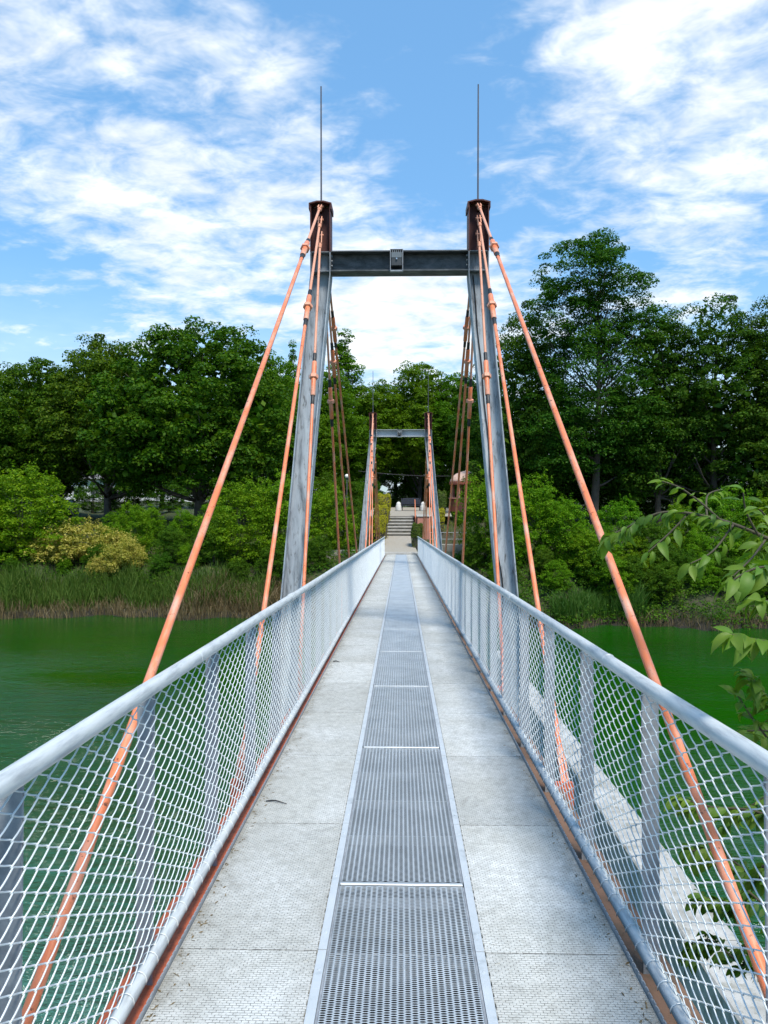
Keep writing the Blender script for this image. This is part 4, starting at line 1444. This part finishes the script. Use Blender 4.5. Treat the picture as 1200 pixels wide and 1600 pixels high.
# car parked under the maples
cr = empty('parked_car', (W2(96, 66), 66, gz(W2(96, 66), 66)), 'dark car parked in the shade under the maples on the left', 'car', rot=(0, 0, R(14)))
bd = MB()
secs = []
for yy, w_, zlo, zhi in ((-2.05, .70, .38, .62), (-1.95, .84, .28, .78), (-1.2, .88, .25, .90), (-.7, .89, .25, .95), (1.3, .89, .25, .98), (1.9, .86, .28, .95), (2.1, .72, .40, .75)):
    secs.append([(-w_, yy, zlo), (-w_ * .85, yy, zlo - .03), (w_ * .85, yy, zlo - .03), (w_, yy, zlo), (w_ * 1.0, yy, (zlo + zhi) / 2), (w_ * .93, yy, zhi), (-w_ * .93, yy, zhi), (-w_, yy, (zlo + zhi) / 2)])
bd.loft(secs)
bd.build('body', M['carpaint'], cr, True)
cbm = MB()
secs = []
for yy, w_, z0, z1 in ((-.95, .80, .90, .93), (-.25, .72, .92, 1.42), (.8, .70, .93, 1.48), (1.75, .76, .92, 1.02)):
    secs.append([(-w_ * 1.08, yy, z0), (w_ * 1.08, yy, z0), (w_ * .95, yy, z1), (-w_ * .95, yy, z1)])
cbm.loft(secs)
cbm.build('cabin', M['glass'], cr)
MB().bevbox(-.66, .66, -.2, .85, 1.46, 1.52, .03).build('roof', M['carpaint'], cr)
for sx_ in (-1, 1):
    for yy in (-1.3, 1.3):
        wh = MB().lathe([(.0001, -.1), (.2, -.1), (.31, -.09), (.32, -.05), (.32, .05), (.31, .09), (.0001, .1)], 16).build('wheel', M['rubber'], cr, True)
        wh.location = (sx_ * .80, yy, .31); wh.rotation_euler = (0, R(90), 0)
        MB().lathe([(.0001, -.108), (.18, -.108), (.19, .108), (.0001, .108)], 12).build('rim', M['chrome'], wh)
    MB().bevbox(sx_ * .58 - .16, sx_ * .58 + .16, -2.06, -1.9, .58, .72, .02).build('headlight', M['chrome'], cr)
MB().box(-.2, .2, -2.075, -2.05, .42, .52).build('number_plate', M['white'], cr)

# pale building far behind the trees
bl = empty('white_building', (-38, 110, .6), 'low white building glimpsed between the trunks under the maples', 'building')
MB().box(-13, 13, 0, 8, -1, 3.6).build('wall', M['whitewall'], bl)
rf = MB()
rf.loft([[(-13.6, -.6, 3.602), (13.6, -.6, 3.602), (13.6, 8.6, 3.602), (-13.6, 8.6, 3.602)], [(-11, 3.5, 5.4), (11, 3.5, 5.4), (11, 4.5, 5.4), (-11, 4.5, 5.4)]])
rf.build('roof', M['rooftile'], bl)
for k in range(9):
    x0 = -11.5 + k * 2.7
    wd = MB().box(x0, x0 + 1.3, -.06, .02, .9, 2.4).build('window', M['white'], bl)
    MB().box(x0 + .08, x0 + .61, -.075, -.062, .98, 2.32).build('pane', M['glass'], wd)
    MB().box(x0 + .69, x0 + 1.22, -.075, -.062, .98, 2.32).build('pane', M['glass'], wd)

# ------------------------------------------------------------------ leafy shrub reaching in at the right
def leaf_shape(curl, droop, fold):
    m = MB()
    n = 7
    rows = []
    for i in range(n + 1):
        f_ = i / n
        wv = math.sin(math.pi * f_ ** .8) ** .85 * .19 + .002
        if f_ > .8: wv *= (1 - (f_ - .8) * 2.2)
        y_ = math.sin(f_ * curl) / curl
        z_ = -(1 - math.cos(f_ * curl)) / curl * droop
        rows.append([(-wv, y_, z_ + wv * fold + .012 * math.sin(f_ * 9)), (-wv * .5, y_, z_ + wv * fold * .35), (0, y_, z_), (wv * .5, y_, z_ + wv * fold * .35), (wv, y_, z_ + wv * fold + .012 * math.cos(f_ * 8))])
    m.loft(rows, cap=False, close=False)
    m.tube([(0, -.14, .02), (0, 0, 0), (0, .5, rows[4][2][2] - .004)], [.008, .009, .003], 4)
    return m.mesh('leaf', M['nearleaf'], 'all')


LEAF = [leaf_shape(c, d, f) for c, d, f in ((.6, .8, .35), (1.0, 1.0, .25), (1.4, 1.2, .5), (.9, 1.4, -.15), (1.8, 1.1, .3))]
bush = empty('leafy_shrub', (3.3, 1.9, gz(3.3, 1.9)), 'broad leaved shrub reaching in over the water at the right picture edge', 'shrub')
o0 = bush.location.copy()
rs = random.Random(5)
fork_pt = Vector((2.7, 2.5, -1.6))
hub2 = Vector((2.35, 2.7, .2))
stem = MB()


def curve(pts, r0, r1, n=6):
    """smooth tube through points"""
    pts = [Vector(p) for p in pts]
    out = []
    for i in range(len(pts) - 1):
        p0 = pts[max(i - 1, 0)]; p1 = pts[i]; p2 = pts[i + 1]; p3 = pts[min(i + 2, len(pts) - 1)]
        for k in range(6):
            s_ = k / 6
            out.append(.5 * ((2 * p1) + (p2 - p0) * s_ + (2 * p0 - 5 * p1 + 4 * p2 - p3) * s_ * s_ + (3 * p1 - p0 - 3 * p2 + p3) * s_ ** 3))
    out.append(pts[-1])
    rad = [r0 + (r1 - r0) * i / (len(out) - 1) for i in range(len(out))]
    stem.tube([p - o0 for p in out], rad, n)
    return out


curve([o0 + Vector((0, 0, -.3)), (3.1, 2.1, -3.4), fork_pt, hub2], .045, .022, 8)
curve([o0 + Vector((.05, .1, -.3)), (3.2, 2.9, -3.2), (2.9, 3.3, -1.9), (2.75, 3.4, -.6)], .035, .015, 7)
n_leaf = 0
leaf_list = []
bpy.context.view_layer.update()
cam_inv = cam.matrix_world.inverted()


def put_leaf(p, dirv, size, roll=0.0):
    global n_leaf
    me = LEAF[rs.randrange(len(LEAF))]
    size *= rs.uniform(.45, .95)
    d = Vector(dirv).normalized()
    up = Vector((rs.uniform(-.5, .5), rs.uniform(-.9, .3), 1.0))
    x = d.cross(up).normalized()
    z = x.cross(d).normalized()
    mat = Matrix((x, d, z)).transposed().to_4x4()
    m4 = Matrix.Translation(p - o0) @ mat @ Matrix.Rotation(roll, 4, 'Y') @ Matrix.Diagonal((size, size, size, 1))
    q = (cam_inv @ p)
    u_, v_ = -q.x / q.z * F + 600, q.y / q.z * F + 800
    seen = -40 < u_ < 1240 and 0 < v_ < 1640
    leaf_list.append((size / -q.z if seen else 0.0, me, m4))
    n_leaf += 1


def branch(pts, r0, dens, size, start=.0):
    out = curve(pts, r0, .0025)
    total = sum((out[i + 1] - out[i]).length for i in range(len(out) - 1))
    cnt = max(2, int(total * dens))
    for k in range(cnt):
        f_ = start + (1 - start) * (k + .5) / cnt
        i = f_ * (len(out) - 1)
        i0 = min(int(i), len(out) - 2)
        p = out[i0].lerp(out[i0 + 1], i - i0)
        tdir = (out[i0 + 1] - out[i0]).normalized()
        sideways = tdir.cross(Vector((0, 0, 1))).normalized() * (1 if k % 2 else -1)
        dv = tdir * .55 + sideways * rs.uniform(.5, 1.0) + Vector((0, 0, rs.uniform(-.75, .25)))
        put_leaf(p + dv.normalized() * .015, dv, size * rs.uniform(.75, 1.15), rs.uniform(-.5, .5))
    put_leaf(out[-1], tdir + Vector((0, 0, -.3)), size)


br_list = [
    # long bough across
    ([hub2, W(1330, 900, 2.8), W(1215, 850, 2.95), W(1120, 812, 3.1), W(1035, 800, 3.25), W(975, 825, 3.3), W(950, 838, 3.32)], .011, 40, .105, .30),
    ([W(1120, 812, 3.1), W(1090, 785, 3.1), W(1058, 762, 3.12), W(1030, 752, 3.15)], .005, 42, .09, .1),
    ([W(1180, 838, 3.0), W(1160, 800, 2.98), W(1155, 770, 2.95)], .005, 42, .10, .1),
    ([W(1070, 804, 3.2), W(1040, 835, 3.15), W(1010, 862, 3.12)], .005, 42, .10, .1),
    ([W(1140, 820, 3.05), W(1110, 860, 2.98), W(1075, 880, 2.95)], .005, 42, .105, .1),
    ([W(1100, 808, 3.13), W(1100, 775, 3.25), W(1120, 765, 3.3)], .005, 40, .09, .1),
    ([W(1200, 845, 2.97), W(1195, 815, 2.75), W(1180, 795, 2.7)], .005, 40, .10, .1),
    ([W(1190, 842, 3.0), W(1170, 870, 2.75), W(1140, 900, 2.7)], .005, 42, .11, .1),
    # nearer twigs at the edge
    ([hub2, W(1350, 1000, 2.5), W(1240, 900, 2.4), W(1185, 885, 2.35), W(1140, 905, 2.33)], .008, 26, .115, .45),
    ([hub2, W(1350, 1060, 2.4), W(1250, 1010, 2.3), W(1190, 1000, 2.25), W(1140, 990, 2.22)], .008, 26, .11, .45),
    ([hub2, W(1320, 1010, 2.4), W(1230, 950, 2.32), W(1180, 935, 2.3)], .007, 26, .11, .4),
    ([fork_pt, W(1340, 1300, 2.6), W(1230, 1190, 2.5), W(1180, 1130, 2.45), W(1150, 1085, 2.45)], .008, 9, .10, .40),
    ([fork_pt, W(1330, 1240, 2.5), W(1230, 1130, 2.4), W(1185, 1075, 2.4), W(1175, 1060, 2.4)], .008, 22, .10, .5),
    ([fork_pt, W(1300, 1240, 2.7), W(1220, 1150, 2.65), W(1165, 1140, 2.6)], .007, 22, .10, .4),
    # lower boughs seen through the mesh
    ([fork_pt, W(1280, 1330, 2.9), W(1190, 1270, 3.0), W(1110, 1260, 3.1), W(1060, 1245, 3.15)], .009, 44, .11, .15),
    ([fork_pt, W(1260, 1420, 2.9), W(1180, 1370, 3.0), W(1120, 1330, 3.1), W(1080, 1330, 3.1)], .009, 44, .11, .15),
    ([(2.95, 3.3, -2.2), W(1220, 1450, 3.2), W(1150, 1420, 3.3), W(1095, 1400, 3.4)], .009, 44, .11, .15),
    ([(3.1, 2.9, -2.9), W(1230, 1560, 3.2), W(1160, 1510, 3.3), W(1110, 1470, 3.4), W(1080, 1490, 3.4)], .009, 44, .11, .25),
    ([(2.75, 3.4, -.6), W(1300, 1200, 3.6), W(1200, 1240, 3.8), W(1130, 1290, 3.9)], .008, 44, .10, .2),
]
for pts, r0, dens, size, start in br_list:
    branch(pts, r0, dens, size, min(start, .12))
stem.build('stem', M['twig'], bush, 'all')
leaf_list.sort(key=lambda r_: -r_[0])
for _, me, m4 in leaf_list[:290]:
    ob = bpy.data.objects.new('leaf', me)
    put(ob, bush)
    ob.matrix_local = m4
rest = MB()
for _, me, m4 in leaf_list[290:]:
    b0 = len(rest.v)
    rest.v += [tuple(m4 @ v_.co) for v_ in me.vertices]
    rest.f += [tuple(b0 + i for i in pl_.vertices) for pl_ in me.polygons]
rest.build('foliage', M['nearleaf'], bush, 'all', kind='stuff')

# ------------------------------------------------------------------ small things on the deck
def on_deck(px, py):
    d = F * EYE / (py - 822)
    return Vector(((px - 627) * d / F, d, deck_z(d)))


def twig(a, b_, r, label):
    pa, pb = on_deck(*a), on_deck(*b_)
    mid = pa.lerp(pb, .45) + Vector((0, .012, .006))
    m = MB().tube([q - pa + Vector((0, 0, r * 1.1)) for q in (pa, pa.lerp(mid, .5) + Vector((0, .004, 0)), mid, pb)], [r * .7, r, r * .9, r * .4], 6)
    m.build('twig', M['black'], loc=pa, label=label, cat='twig')


twig((413, 1259), (446, 1263), .0045, 'short dark twig lying on the left deck plates')
twig((520, 1036), (530, 1037), .007, 'tiny dark twig farther along the left deck plates')

deb = MB()
rd = random.Random(3)
for i in range(520):
    sgn = -1 if rd.random() < .62 else 1
    yy = 2.2 + 12 * rd.random() ** 1.6
    xx = sgn * (.852 - abs(rd.gauss(0, .035)))
    l_ = rd.uniform(.004, .016); a = rd.uniform(0, 3.14); w_ = rd.uniform(.0012, .004)
    dx, dy = math.cos(a) * l_, math.sin(a) * l_
    nx, ny = -math.sin(a) * w_, math.cos(a) * w_
    z0 = deck_z(yy) + .001
    b0 = len(deb.v)
    deb.v += [(xx - dx, yy - dy, z0 + .001), (xx + nx, yy + ny, z0 + .003), (xx + dx, yy + dy, z0 + .002), (xx - nx, yy - ny, z0 + .0015)]
    deb.f.append((b0, b0 + 1, b0 + 2, b0 + 3))
deb.build('dry_litter', M['dryreed'], label='dry plant bits gathered along the edges of the deck plates', cat='litter', kind='stuff')
